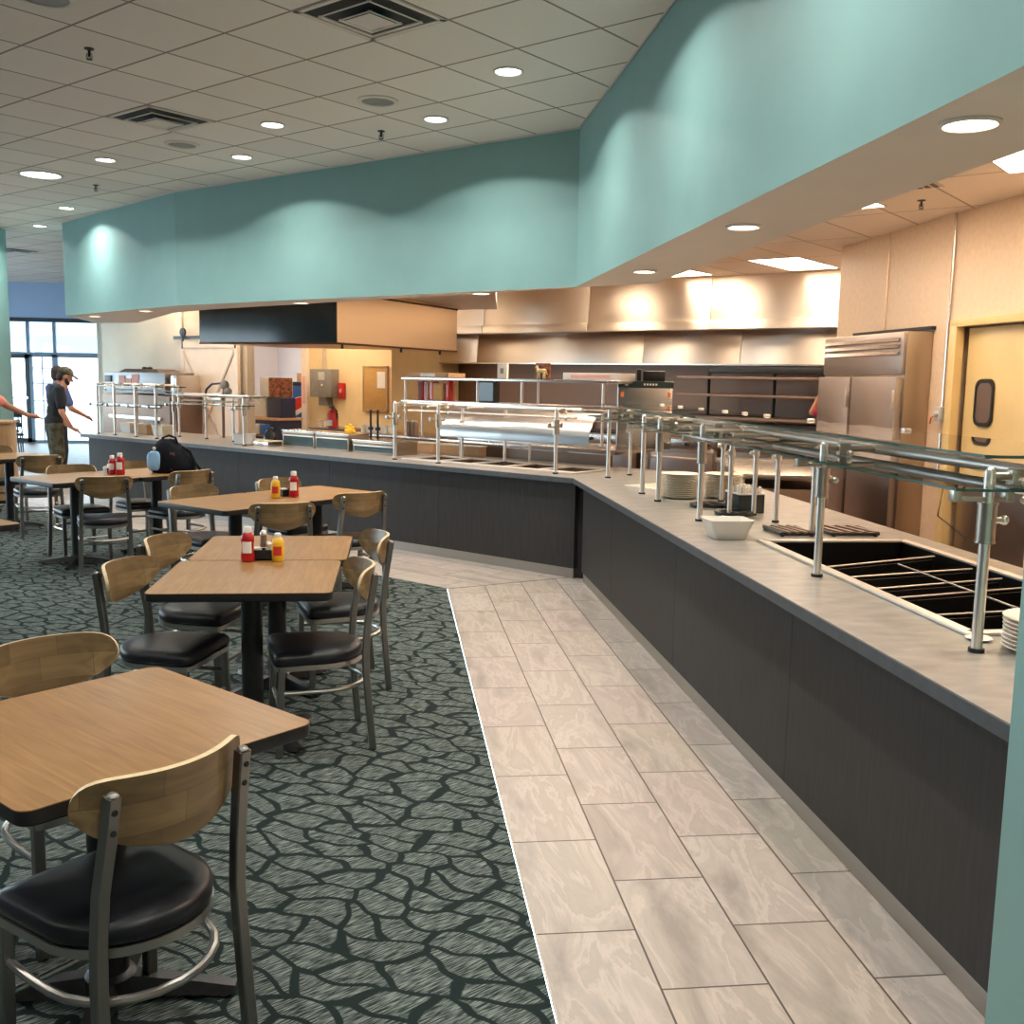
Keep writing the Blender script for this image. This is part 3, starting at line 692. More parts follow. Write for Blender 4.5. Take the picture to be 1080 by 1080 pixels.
# ------------------------------------------------------------------ sneeze guards
def sneeze_guard(name, label, loc, rz, L, fronts, rears, low=(-.13, .30, .497), high=(-.05, .52, .595), tube_x=.235, low_L=None, sleeves=True, hpost=.56, shelves=True, group='glass sneeze guards on the counter'):
    """local y runs along the guard, local x goes from the guest side to the kitchen; z=0 is the counter top"""
    t = thing(name, label, 'sneeze guard', loc, rz, group)
    for y in fronts:
        mb = MB(); mb.cyl((0, y, .006), (0, y, hpost-.01), .0165, n=14); mb.ball((0, y, hpost-.01), .0165, 10)
        po = mb.build('post', M['chrome'], t)
        mb = MB(); mb.cyl((0, y, 0), (0, y, .012), .024, n=16); mb.build('foot', M['rubber'], po)
        if sleeves:
            mb = MB(); mb.cyl((0, y, .34), (0, y, .455), .0275, n=18); mb.cyl((0, y, .336), (0, y, .342), .030, n=18); mb.cyl((0, y, .453), (0, y, .459), .030, n=18); mb.build('sleeve', M['sleeve'], po)
            mb = MB(); mb.cyl((0.027, y, .405), (.050, y, .405), .010, n=10); mb.ball((.056, y, .405), .015, 10); mb.build('knob', M['chrome'], po)
        mb = MB(); mb.cyl((-.005, y, hpost-.022), (tube_x, y, hpost-.022), .012, n=10); mb.box((.085, y, hpost-.025), (.05, .035, .05), 0, .006)
        mb.bx(-.115, .05, y-.012, y+.012, low[2]-.035, low[2]-.022, .003)
        mb.box((-.105, y, low[2]-.016), (.03, .03, .04), 0, .005); mb.box((.06, y, low[2]-.016), (.03, .03, .04), 0, .005)
        mb.build('glass_bracket', M['sleeve'], t)
        for dz in (.04, .09):
            mb = MB(); mb.ball((.10, y-.026, hpost-dz), .014, 10); mb.build('clamp', M['chrome'], t)
    for x, y in rears:
        mb = MB(); mb.cyl((x, y, .006), (x, y, hpost-.03), .0145, n=12); po = mb.build('post', M['chrome'], t)
        mb = MB(); mb.cyl((x, y, 0), (x, y, .012), .021, n=14); mb.build('foot', M['rubber'], po)
        mb = MB(); mb.cyl((x, y, .36), (x, y, .40), .021, n=12); mb.ball((x-.03, y, .38), .014, 8); mb.build('collar', M['chrome'], po)
        mb = MB(); mb.cyl((0, y, hpost-.03), (x, y, hpost-.03), .010, n=8); mb.build('cross_arm', M['chrome'], t)
    mb = MB(); mb.cyl((tube_x, .02, hpost-.022), (tube_x, L-.02, hpost-.022), .021, n=14)
    mb.cyl((tube_x-.03, .05, hpost-.085), (tube_x-.03, L-.05, hpost-.085), .010, n=8); mb.build('rail', M['chrome'], t)
    for (xa, xb, z) in ((low, high) if shelves else ()):
        r = .05; o = []
        for (px, py, a0) in ((xb-r, L-r, 0), (xa+r, L-r, 90), (xa+r, r, 180), (xb-r, r, 270)):
            for k in range(5):
                a = math.radians(a0+k*22.5); o.append((px+r*math.cos(a), py+r*math.sin(a)))
        mb = MB(); mb.prism(o, z, z+.009, 0, 1); mb.build('glass_shelf', [M['dglass'], M['gedge']], t, 20)
    for y in ([L*.15, L*.5, L*.85] if shelves else []):
        mb = MB(); mb.box((high[1]-.05, y, high[2]+.005), (.035, .035, .03), 0, .005); mb.build('glass_clip', M['chrome'], t)
    return t
GX = 1.765
sneeze_guard('sneeze_guard', 'nearest double glass sneeze guard, over the black cold food well', (GX, 2.75, CZ), 0, 2.95, [.07, 1.25, 2.93-.02], [(.46, 2.39), (.44, 2.86)])
sneeze_guard('sneeze_guard', 'short glass sneeze guard over the two plate stacks, middle of the right counter', (GX, 5.74, CZ), 0, 1.12, [.86], [(.42, .18), (.26, .16), (.44, .86)])
sneeze_guard('sneeze_guard', 'glass sneeze guard at the right counter bend, nearest the hot well corner', (GX, 7.0, CZ), 0, 1.56, [.04, 1.21], [(.24, 1.45), (.45, .1)], sleeves=False)
GL = lambda x, y: FL(x, y, CZ)
GR = FARZ+PI/2      # local y -> -x of the far frame
sneeze_guard('sneeze_guard', 'steel post and rail guard on the far counter, in front of the curved glass', GL(-4.95, 7.02), GR, 2.12, [.12, 1.48, 2.05], [(.55, 1.12), (.5, 1.62)], low=(-.13, .1, .43), high=(-.04, .30, .56), shelves=False)
sneeze_guard('sneeze_guard', 'glass sneeze guard on the far counter, in front of the white barn door', GL(-9.35, 7.05), GR, 1.55, [.05, 1.40], [(.35, .72), (.4, 1.33)], low=(-.13, .14, .44), high=(-.04, .40, .54))
sneeze_guard('sneeze_guard', 'leftmost glass sneeze guard on the far counter, in front of the oven', GL(-11.0, 7.0), GR, 1.42, [.05, .50, .98, 1.38], [(.45, .25), (.45, 1.2)], low=(-.13, .14, .40), high=(-.04, .42, .62), hpost=.66, sleeves=False)

# curved tinted glass shield
def curved_shield():
    t = thing('curved_glass_shield', 'long tinted curved glass food shield on posts along the far counter', 'food shield', GL(-5.95, 7.75), FARZ)
    mb = MB(); L = .90; a = []
    for k in range(13):
        th = math.radians(-12+k*9); a.append((-.02-.27*math.sin(th)+.02, .25+.26*math.cos(th)))
    ri = [[(x, y, z) for (y, z) in a]+[(x, y+.006, z-.006) for (y, z) in reversed(a)] for x in (-L, L)]
    mb.rings(ri, 0); mb.build('curved_glass', M['curved'], t, 40)
    for x in (-L, 0, L):
        mb = MB(); mb.cyl((x, .06, 0), (x, .06, .52), .012, n=10); mb.build('post', M['chrome'], t)
    mb = MB(); mb.bx(-L-.02, L+.02, -.04, .22, .515, .53, .003); mb.build('top_shelf', M['steel'], t)
    mb = MB(); mb.bx(-L, L, .02, .06, .18, .20, .003); mb.build('bottom_rail', M['chrome'], t)
curved_shield()

# ------------------------------------------------------------------ chair
def make_chair(label):
    t = thing('dining_chair', label, 'chair', (0, 0, 0), 0, 'wood-backed dining chairs')
    def outline(sc, n=32):
        o = []
        # front corners rounded, back a half ellipse
        for k in range(7):
            a = math.radians(0+k*15); o.append((.178+.030*math.cos(a), .170+.030*math.sin(a)))
        for k in range(7):
            a = math.radians(90+k*15); o.append((-.178+.030*math.cos(a), .170+.030*math.sin(a)))
        for k in range(1, 16):
            a = math.radians(180+k*180/16); o.append((.206*math.cos(a), .0+.206*math.sin(a)))
        return [(x*sc, y*sc) for x, y in o]
    mb = MB()
    lay = [(.96, .405), (1.0, .414), (1.01, .430), (.995, .445), (.95, .456), (.80, .464), (.5, .468), (.15, .469)]
    mb.rings([[(x, y, z) for x, y in outline(s)] for s, z in lay]); mb.build('seat', M['vinyl'], t, 50)
    mb = MB(); mb.sweep([(x, y, .395) for x, y in outline(.955)], [(-.012, -.011), (.012, -.011), (.012, .011), (-.012, .011)], 0, True, up=(0, 0, 1)); mb.build('seat_frame', M['chairring'], t)
    rp = [(-.0155, -.0115), (-.012, -.0145), (.012, -.0145), (.0155, -.0115), (.0155, .0115), (.012, .0145), (-.012, .0145), (-.0155, .0115)]
    for sx in (-1, 1):
        mb = MB(); mb.sweep([(sx*.190, .172, .40), (sx*.192, .178, .2), (sx*.195, .186, .004)], rp, up=(0, 1, 0)); lg = mb.build('leg', M['chairmetal'], t)
        mb = MB(); mb.cyl((sx*.195, .186, 0), (sx*.195, .186, .008), .016, n=10); mb.build('glide', M['rubber'], lg)
    for sx in (-1, 1):
        P = [(sx*.196, -.222, .004), (sx*.191, -.207, .18), (sx*.187, -.195, .34), (sx*.183, -.192, .44), (sx*.180, -.201, .56), (sx*.172, -.221, .68), (sx*.168, -.238, .785)]
        mb = MB(); mb.sweep(P, rp, up=(0, 1, 0)); mb.ball((sx*.168, -.238, .785), (.0155, .0145, .010), 8); lg = mb.build('leg', M['chairmetal'], t)
        mb = MB(); mb.cyl((sx*.196, -.222, 0), (sx*.196, -.222, .008), .016, n=10); mb.build('glide', M['rubber'], lg)
    # ring stretcher round the back
    pts = [(-.190, .170, .285), (-.197, .06, .285)]+[(-.197*math.cos(math.radians(a)), -.02-.195*math.sin(math.radians(a)), .285) for a in range(0, 181, 15)]+[(.197, .06, .285), (.190, .170, .285)]
    mb = MB(); mb.tube(pts, .011, 8, up=(0, 0, 1)); mb.build('stretcher', M['chairring'], t)
    mb = MB(); mb.tube([(-.190, .176, .20), (.190, .176, .20)], .009, 8); mb.build('stretcher', M['chairring'], t)
    # bent plywood back
    W = .222; N = 26; rows = 8; th = .014
    def surf(i, j):
        u = -math.cos(PI*i/N); x = W*u
        hi = .752+.060*max(0, 1-abs(u)**9)**.5
        lo = .752-(.122-.066*abs(u)**1.7)*max(0, 1-abs(u)**7)**.5
        z = lo+(hi-lo)*j/rows
        y = -.254+1.95*x*x-.14*(z-.72)
        return x, y, z
    mb = MB(); A = []; B = []
    for i in range(N+1):
        A.append([]); B.append([])
        for j in range(rows+1):
            x, y, z = surf(i, j); nrm = Vector((-3.9*x, 1, .14)).normalized()
            A[i].append(mb.bm.verts.new(Vector((x, y, z)))); B[i].append(mb.bm.verts.new(Vector((x, y, z))+nrm*th))
    for i in range(N):
        for j in range(rows):
            for G in (A, B):
                try: mb.bm.faces.new((G[i][j], G[i+1][j], G[i+1][j+1], G[i][j+1])).material_index = 0
                except ValueError: pass
    bd = [(i, 0) for i in range(N)]+[(N, j) for j in range(rows)]+[(i, rows) for i in range(N, 0, -1)]+[(0, j) for j in range(rows, 0, -1)]
    for k in range(len(bd)):
        a, b = bd[k], bd[(k+1) % len(bd)]
        mb.bm.faces.new((A[a[0]][a[1]], A[b[0]][b[1]], B[b[0]][b[1]], B[a[0]][a[1]])).material_index = 1
    bmesh.ops.remove_doubles(mb.bm, verts=mb.bm.verts, dist=.0004)
    bk = mb.build('backrest', [M['backwood'], M['backedge']], t, 40)
    for sx in (-1, 1):
        for z in (.705, .752):
            mb = MB(); y = -.221-.162*(z-.68)-.013; mb.cyl((sx*.170, y, z), (sx*.170, y-.004, z), .007, n=10); mb.build('bolt', M['rubber'], bk)
    return t
def place(ch, x, y, f, label):
    a = math.atan2(-f[0], f[1])
    if ch.get('used') is None:
        ch['used'] = 1; ch.location = (x, y, FZ); ch.rotation_euler = (0, 0, a); ch['label'] = label; return ch
    return dup(ch, (x, y, FZ), a, label)
FZ = .006
ch0 = make_chair('x')
chairs = [
 (-.635, 2.345, (-.743, .669), 'nearest dining chair, wooden back turned to us at the front table'),
 (-.95, 3.07, (.647, -.762), 'dining chair across the front table, only its wooden back showing at the left edge'),
 (-.995, 4.56, (.96, -.28), 'dining chair left of the ketchup table, the nearer of the two there'),
 (-.985, 5.27, (.96, -.28), 'dining chair left of the ketchup table, the farther of the two there'),
 (-.345, 4.53, (-.98, -.2), 'dining chair right of the ketchup table with its near legs fully in view'),
 (-.285, 5.40, (-.97, -.25), 'dining chair right of the ketchup table, half behind the nearer one'),
 (-.775, 6.97, (-.25, .97), 'dining chair at the second row tables, its back straight behind the ketchup table'),
 (-.33, 7.59, (-.51, .86), 'dining chair at the right end of the second row tables, by the tiled aisle'),
 (-.80, 8.23, (.7, -.71), 'dining chair behind the mustard of the second row, only its back top showing'),
 (-1.36, 7.66, (.74, -.67), 'dining chair at the left end of the second row tables, facing us'),
 (-1.875, 9.19, (-.7, .714), 'dining chair below the backpack, its wooden back turned to us'),
 (-2.38, 8.66, (-.30, .954), 'dining chair in front of the third row tables, seen whole from behind'),
 (-3.59, 10.74, (-.45, .89), 'dining chair in front of the farthest table, seen from behind at the left'),
 (-2.77, 9.30, (.58, -.815), 'dining chair behind the left half of the third row tables, facing us'),
 (-2.36, 9.74, (.67, -.74), 'dining chair behind the third row tables, between the sauce bottles and the backpack'),
 (-4.28, 11.62, (.67, -.74), 'dining chair behind the farthest table, by the person in salmon'),
 (-4.36, 10.86, (.74, .67), 'dining chair at the left edge, its dark seat beside the farthest table'),
]
for c in chairs: place(ch0, *c)
del ch0['used']

# ------------------------------------------------------------------ tables
def make_table():
    t = thing('dining_table', 'x', 'table', (0, 0, 0), 0, 'square wood-look dining tables')
    h = .381; r = .035; o = []
    for (px, py, a0) in ((h-r, h-r, 0), (-h+r, h-r, 90), (-h+r, -h+r, 180), (h-r, -h+r, 270)):
        for k in range(6):
            a = math.radians(a0+k*18); o.append((px+r*math.cos(a), py+r*math.sin(a)))
    mb = MB(); mb.prism(o, .742, .750); tp = mb.build('tabletop', M['tabletop'], t, 30)
    mb = MB()
    mb.rings([[(x*s, y*s, z) for x, y in o] for s, z in ((.985, .712), (1.0, .717), (1.003, .735), (1.0, .7475), (.994, .7482))], 0, True, False); mb.build('edge_band', M['black'], tp, 40)
    mb = MB(); mb.cyl((0, 0, .05), (0, 0, .70), .048, n=24); mb.build('column', M['iron'], t)
    mb = MB(); mb.box((0, 0, .703), (.30, .30, .016), 0, .003); mb.box((0, 0, .698), (.56, .05, .026), PI/4); mb.box((0, 0, .698), (.56, .05, .026), -PI/4); mb.build('mounting_plate', M['iron'], t)
    mb = MB()
    for k in range(4):
        a = PI/4+k*PI/2; c, s = math.cos(a), math.sin(a)
        rr = []
        for (d, w, z0, z1) in ((.02, .042, .02, .075), (.12, .036, .018, .062), (.24, .030, .014, .044), (.30, .033, .010, .034), (.325, .022, .010, .026)):
            rr.append([(c*d-s*w, s*d+c*w, z0), (c*d+s*w, s*d-c*w, z0), (c*d+s*w*.6, s*d-c*w*.6, z1), (c*d-s*w*.6, s*d+c*w*.6, z1)])
        mb.rings(rr)
    mb.lathe([(.065, .015), (.065, .07), (.045, .085)], n=20)
    bs = mb.build('base', M['iron'], t, 40)
    for k in range(4):
        a = PI/4+k*PI/2; mb = MB(); mb.cyl((.29*math.cos(a), .29*math.sin(a), 0), (.29*math.cos(a), .29*math.sin(a), .014), .018, n=10); mb.build('foot', M['rubber'], bs)
    return t
tb0 = make_table(); first = True
tables = [
 (-.741, 2.607, Q(43.5), 'nearest wood-look table at the left, its corner pointing right'),
 (-.635, 4.585, 0, 'near table of the ketchup pair, edge facing us'),
 (-.610, 5.358, 0, 'far table of the ketchup pair, pushed against the nearer one'),
 (-1.12, 7.33, Q(47), 'left table of the second row pair, its corner pointing at us'),
 (-.595, 7.885, Q(47), 'right table of the second row pair, carrying ketchup and mustard'),
 (-2.70, 8.98, Q(45), 'left table of the third row pair, beside the chair seen whole from behind'),
 (-2.155, 9.525, Q(45), 'right table of the third row pair, under the backpack'),
 (-4.03, 11.20, Q(45), 'farthest wood-look table, left, before the man in the cap'),
 (-2.72, 6.22, Q(45), 'wood-look table at the left edge, only one corner showing above the carpet'),
]
for (x, y, a, l) in tables:
    if first: tb0.location = (x, y, FZ); tb0.rotation_euler = (0, 0, a); tb0['label'] = l; first = False
    else: dup(tb0, (x, y, FZ), a, l)
TZ = .7565
# far dark tables and chairs silhouetted by the windows
def cafe_chair(x, y, rz, label):
    t = thing('cafe_chair', label, 'chair', (x, y, 0), rz, 'dark chairs by the far windows')
    mb = MB(); mb.bx(-.21, .21, -.21, .21, .46, .50, .01); mb.build('seat', M['winframe'], t)
    for sx in (-1, 1):
        mb = MB(); mb.cyl((sx*.18, .18, 0), (sx*.17, .17, .46), .014, n=6); mb.build('leg', M['winframe'], t)
        mb = MB(); mb.tube([(sx*.19, -.2, 0), (sx*.18, -.18, .46), (sx*.17, -.24, .9)], .014, 6); mb.build('leg', M['winframe'], t)
    mb = MB(); mb.bx(-.19, .19, -.25, -.22, .62, .70, .008); mb.bx(-.19, .19, -.26, -.23, .80, .90, .008); mb.build('backrest', M['winframe'], t)
cafe_chair(-7.0, 19.6, .4, 'dark chair by the far windows, left of the capped man')
cafe_chair(-7.5, 20.6, 2.6, 'dark chair by the far windows, behind the salmon sleeve')
t = thing('cafe_table', 'dark table by the far windows, behind the reaching arm', 'table', (-7.6, 19.4, 0))
mb = MB(); mb.box((0, 0, .74), (.9, .9, .03), .3, .006); mb.build('tabletop', M['midframe'], t)
mb = MB(); mb.cyl((0, 0, .03), (0, 0, .72), .045, n=12); mb.build('column', M['winframe'], t)
mb = MB(); mb.lathe([(.26, 0), (.26, .02), (.05, .05)], n=18); mb.build('base', M['winframe'], t)
# wood half wall at far left
t = thing('wood_bin_cabinet', 'tan wood waste cabinet at the left edge, below the teal column', 'cabinet', (-4.95, 13.2, 0), .2)
mb = MB(); mb.bx(-.3, .26, -.25, .25, .06, 1.0, .006); mb.build('body', M['tanwood'], t)
mb = MB(); mb.bx(-.32, .28, -.27, .27, 1.0, 1.03, .005); mb.build('top', M['tanwood'], t)
mb = MB(); mb.bx(-.28, .24, -.23, .23, 0, .06); mb.build('plinth', M['black'], t)

# ------------------------------------------------------------------ table condiments
def bottle(kind, x, y, z, label, s=1.0, rz=0):
    g = {'ketchup_bottle': ('red', 'whiteplastic', 'sauce bottles on the tables'), 'mustard_bottle': ('yellow', 'whiteplastic', 'sauce bottles on the tables')}[kind]
    t = thing(kind, label, 'bottle', (x, y, z), rz, g[2])
    k = s
    if kind == 'ketchup_bottle':
        pr = [(.024, 0), (.032, .004), (.033, .03), (.029, .055), (.028, .08), (.032, .105), (.030, .125), (.022, .138), (.016, .144)]
        cap = [(.019, .142), (.019, .165), (.016, .170)]
    else:
        pr = [(.024, 0), (.029, .004), (.030, .05), (.029, .09), (.024, .108), (.014, .116)]
        cap = [(.015, .115), (.016, .132), (.012, .138)]
    mb = MB(); mb.lathe([(r*k, q*k) for r, q in pr], n=20); b = mb.build('body', M[g[0]], t, 50)
    mb = MB(); mb.lathe([(r*k, q*k) for r, q in cap], n=16); mb.build('cap', M[g[1]], t)
    mb = MB()
    rr = (.0335 if kind == 'ketchup_bottle' else .0305)*k
    z0, z1 = (.045, .10) if kind == 'ketchup_bottle' else (.03, .075)
    pts = []
    for zz in (z0*k, z1*k):
        pts.append([(rr*math.sin(a), -rr*math.cos(a), zz) for a in [(-.7+.2*i) for i in range(8)]])
    mb.rings(pts, 0, False, False, False); mb.build('label', M['paper'] if kind == 'ketchup_bottle' else M['redpaint'], b)
    return t
def caddy(x, y, z, label, rz=0):
    t = thing('condiment_caddy', label, 'caddy', (x, y, z), rz, 'shaker caddies on the tables')
    mb = MB(); mb.bx(-.055, .055, -.035, .035, 0, .006); mb.bx(-.055, -.05, -.035, .035, 0, .05); mb.bx(.05, .055, -.035, .035, 0, .05); mb.bx(-.055, .055, -.035, -.03, 0, .05); mb.bx(-.055, .055, .03, .035, 0, .05)
    mb.build('tray', M['black'], t)
    mb = MB(); mb.bx(-.045, -.01, -.026, .026, .006, .058); mb.build('packets', M['paper'], t)
    return t
def shaker(x, y, z, label, dark):
    t = thing('shaker', label, 'shaker', (x, y, z), 0, 'salt and pepper shakers')
    mb = MB(); mb.lathe([(.016, 0), (.019, .004), (.016, .04), (.014, .06)], n=12); mb.build('jar', M['darksteel'] if dark else M['lightgrey'], t)
    mb = MB(); mb.lathe([(.016, .058), (.016, .070), (.009, .080)], n=12); mb.build('lid', M['chrome'], t)
bottle('ketchup_bottle', -.698, 4.94, TZ, 'red ketchup bottle with white cap on the ketchup table pair')
bottle('mustard_bottle', -.556, 4.95, TZ, 'yellow mustard bottle on the ketchup table pair')
caddy(-.632, 5.00, TZ, 'black caddy between red and yellow bottles on the ketchup table pair')
shaker(-.605, 5.00, TZ+.0065, 'pale salt shaker in the caddy beside the nearest mustard', False)
shaker(-.632, 5.012, TZ+.0605, 'dark pepper shaker standing taller in the nearest caddy', True)
bottle('mustard_bottle', -.86, 7.55, TZ, 'yellow mustard bottle on the second row tables', 1.15)
bottle('ketchup_bottle', -.735, 7.62, TZ, 'red ketchup bottle on the second row tables', 1.12)
caddy(-.79, 7.68, TZ, 'black caddy behind the second row ketchup', .6)
bottle('ketchup_bottle', -2.38, 9.19, TZ, 'red ketchup bottle on the third row tables, rightmost there', 1.15)
bottle('ketchup_bottle', -2.46, 9.24, TZ, 'dark red sauce bottle behind the third row caddy', 1.0)
caddy(-2.49, 9.33, TZ, 'small caddy left of the third row ketchup', .6)
shaker(-2.50, 9.16, TZ, 'pale shaker beside the third row bottles', False)
# backpack
def backpack():
    t = thing('backpack', 'black backpack with light blue pocket lying on the third row tables', 'backpack', (-1.99, 9.47, TZ), Q(-8))
    mb = MB()
    rr = []
    for z, sx, sy, dx in ((0, .17, .11, 0), (.02, .195, .13, 0), (.08, .20, .13, 0), (.15, .175, .115, -.015), (.21, .14, .095, -.035), (.255, .105, .07, -.05), (.285, .07, .045, -.055), (.295, .03, .02, -.055)):
        o_ = []
        for i in range(36):
            a = 2*PI*i/36; c_, q_ = math.cos(a), math.sin(a)
            w_ = 1+.035*math.sin(5*a+z*22)+.025*math.sin(9*a-z*35)
            o_.append((dx+sx*w_*math.copysign(abs(c_)**.85, c_), sy*w_*math.copysign(abs(q_)**.85, q_), z+(.012*math.sin(3*a) if z > .05 else 0)))
        rr.append(o_)
    mb.rings(rr); mb.build('body', M['bag'], t, 60)
    mb = MB(); mb.rings([[(-.13+.058*sc*math.copysign(abs(math.cos(a))**.6, math.cos(a))+dx, -.118-dy, .11+.085*sc*math.copysign(abs(math.sin(a))**.6, math.sin(a))) for a in [2*PI*i/20 for i in range(20)]] for sc, dy, dx in ((1.05, -.03, 0), (1.0, .012, 0), (.8, .022, 0))])
    mb.build('front_pocket', M['lightblue'], t, 50)
    mb = MB(); mb.rings([[(.03, -.128, .03), (.085, -.118, .03), (.05, -.105, .19), (.015, -.112, .19)], [(.03, -.100, .03), (.085, -.092, .03), (.05, -.07, .19), (.015, -.08, .19)]]); mb.build('side_flap', M['brownleather'], t)
    mb = MB(); mb.tube([(-.10, 0, .26), (-.09, 0, .31), (-.03, 0, .335), (.03, 0, .315), (.05, 0, .26)], .010, 8); mb.build('handle', M['bag'], t)
    mb = MB(); mb.tube([(.10, -.02, .23), (.17, -.03, .19), (.22, -.04, .09), (.29, -.05, .012), (.33, -.02, .012)], .014, 8); mb.build('strap', M['bag'], t)
    mb = MB(); mb.ball((-.12, -.125, .225), (.016, .010, .016), 8); mb.build('buckle', M['chrome'], t)
backpack()

# ------------------------------------------------------------------ things on the right counter
ORD = ['bottom', 'second', 'third', 'fourth', 'fifth', 'sixth', 'seventh', 'eighth', 'ninth', 'tenth', 'eleventh', 'twelfth', 'thirteenth', 'fourteenth']
def plate_mesh(r):
    mb = MB(); mb.lathe([(r*.55, 0), (r*.60, .002), (r*.96, .014), (r, .0165), (r*.99, .0185), (r*.93, .0165), (r*.6, .0065), (.002, .0055)], n=40, cap1=True)
    return mb
def plates(x, y, n, r, where, mt, group):
    p0 = None
    for i in range(n):
        lab = ('%s plate %s' % ('topmost' if i == n-1 else ORD[i] + ('-from-bottom' if i else ''), where))
        if p0 is None:
            p0 = plate_mesh(r).build('plate', M[mt], None, 50); o = p0
        else:
            o = p0.copy(); COL.objects.link(o)
        o.location = (x+random.uniform(-.002, .002), y+random.uniform(-.002, .002), CZ+.0005+i*.0128)
        o['label'] = lab; o['category'] = 'plate'; o['group'] = group
plates(1.99, 2.80, 8, .135, 'of the near white stack by the teal pillar', 'white', 'plates stacked by the pillar')
plates(1.975, 6.82, 13, .135, 'of the cream stack left of the tall rack post', 'cream', 'left stack of cream plates')
plates(2.29, 6.82, 13, .135, 'of the cream stack right behind the guard post', 'cream', 'right stack of cream plates')
# square white bowl
def square_bowl():
    t = MB()
    prof = [(.080, .0), (.086, .006), (.118, .095), (.122, .100), (.114, .098), (.078, .012)]
    rr = []
    for s, z in prof:
        o = []
        for k in range(32):
            a = 2*PI*(k+.5)/32; c, q = math.cos(a), math.sin(a)
            o.append((s*math.copysign(abs(c)**.28, c), s*.86*math.copysign(abs(q)**.28, q), z))
        rr.append(o)
    t.rings(rr); o = t.build('square_bowl', M['white'], None, 40, (1.72, 5.04, CZ+.0005), 0)
    tag(o, 'square white serving bowl beside the corner of the cold well', 'bowl')
square_bowl()
# cutlery crate
def crate():
    t = thing('cutlery_crate', 'dark wire crate full of white wrapped cutlery behind the guard post', 'crate', (2.19, 6.10, CZ), .1)
    mb = MB(); w, d, h = .085, .10, .12
    mb.bx(-w, w, -d, d, 0, .006)
    for x0, x1, y0, y1 in ((-w, -w+.006, -d, d), (w-.006, w, -d, d), (-w, w, -d, -d+.006), (-w, w, d-.006, d)): mb.bx(x0, x1, y0, y1, 0, h)
    mb.build('box', M['darkgrey'], t)
    mb = MB(); mb.tube([(-w, -d, h), (w, -d, h), (w, d, h), (-w, d, h)], .006, 6, closed=True); mb.build('rim', M['whiteplastic'], t)
    for i in range(12):
        x = -w+.016+.028*(i % 6); y = -.06+.1*(i//6)
        o = MB(); o.capsule((x, y, .02), (x+.004, y+.01, .145+.012*random.random()), .010, .012, 8)
        q = o.build('cutlery_roll', M['whiteplastic'], None, 60, (2.19, 6.10, CZ), .1)
        tag(q, 'white paper cutlery roll standing in the dark crate', 'cutlery roll', 'cutlery rolls in the crate')
crate()
def ring_holder(x, y, r, label):
    t = thing('wire_pot_stand', label, 'pot stand', (x, y, CZ))
    mb = MB(); mb.lathe([(r-.028, .012), (r-.028, .022), (r, .026), (r+.004, .016), (r, .008)], n=36, cap0=False, cap1=False); mb.build('ring', M['iron'], t, 60)
    mb = MB(); mb.tube([(-r*.9, 0, .018), (r*.9, 0, .018)], .007, 6); mb.tube([(0, -r*.9, .018), (0, r*.9, .018)], .007, 6); mb.build('cross_bars', M['iron'], t)
    for k in range(4):
        a = k*PI/2+.4; mb = MB(); mb.cyl((r*math.cos(a)*.93, r*math.sin(a)*.93, 0), (r*math.cos(a)*.93, r*math.sin(a)*.93, .014), .008, n=8); mb.build('foot', M['rubber'], t)
ring_holder(2.03, 6.30, .125, 'round black wire pot stand between the plate stacks')
ring_holder(2.06, 5.92, .115, 'round black wire pot stand beside the cutlery crate')
def trivet(x, y, sx, label, rz=0):
    t = thing('folded_trivet', label, 'trivet', (x, y, CZ), rz)
    mb = MB()
    for i in range(4): mb.box((-sx/2+sx*(i+.5)/4, 0, .022), (sx/4*.42, .26, .012), .18, .003)
    mb.build('slats', M['darksteel'], t)
    mb = MB(); mb.tube([(-sx/2, -.12, .014), (sx/2, -.12, .014), (sx/2, .12, .014), (-sx/2, .12, .014)], .010, 8, closed=True); mb.build('frame', M['iron'], t)
    for a in (-1, 1):
        for b in (-1, 1):
            mb = MB(); mb.cyl((a*sx*.45, b*.12, 0), (a*sx*.45, b*.12, .012), .011, n=8); mb.build('foot', M['rubber'], t)
trivet(2.12, 5.20, .18, 'black metal trivet left of the rear guard post behind the well')
trivet(2.44, 5.20, .26, 'black metal trivet right of the rear guard post behind the well')
o = MB(); o.lathe([(.022, 0), (.032, .002), (.042, .008), (.039, .010), (.022, .004), (.002, .003)], n=24)
tag(o.build('saucer', M['white'], None, 50, (1.855, 2.955, CZ+.0005)), 'small white saucer on the counter behind the nearest guard post', 'saucer')

# cloth mats at counter bend
o = MB(); o.bx(-.16, .16, -.30, .30, 0, .006, .002)
tag(o.build('serving_mat', M['cream'], None, 30, (2.05, 7.42, CZ+.0005), .5), 'cream serving mat on the counter near the bend, left of the plates', 'mat')

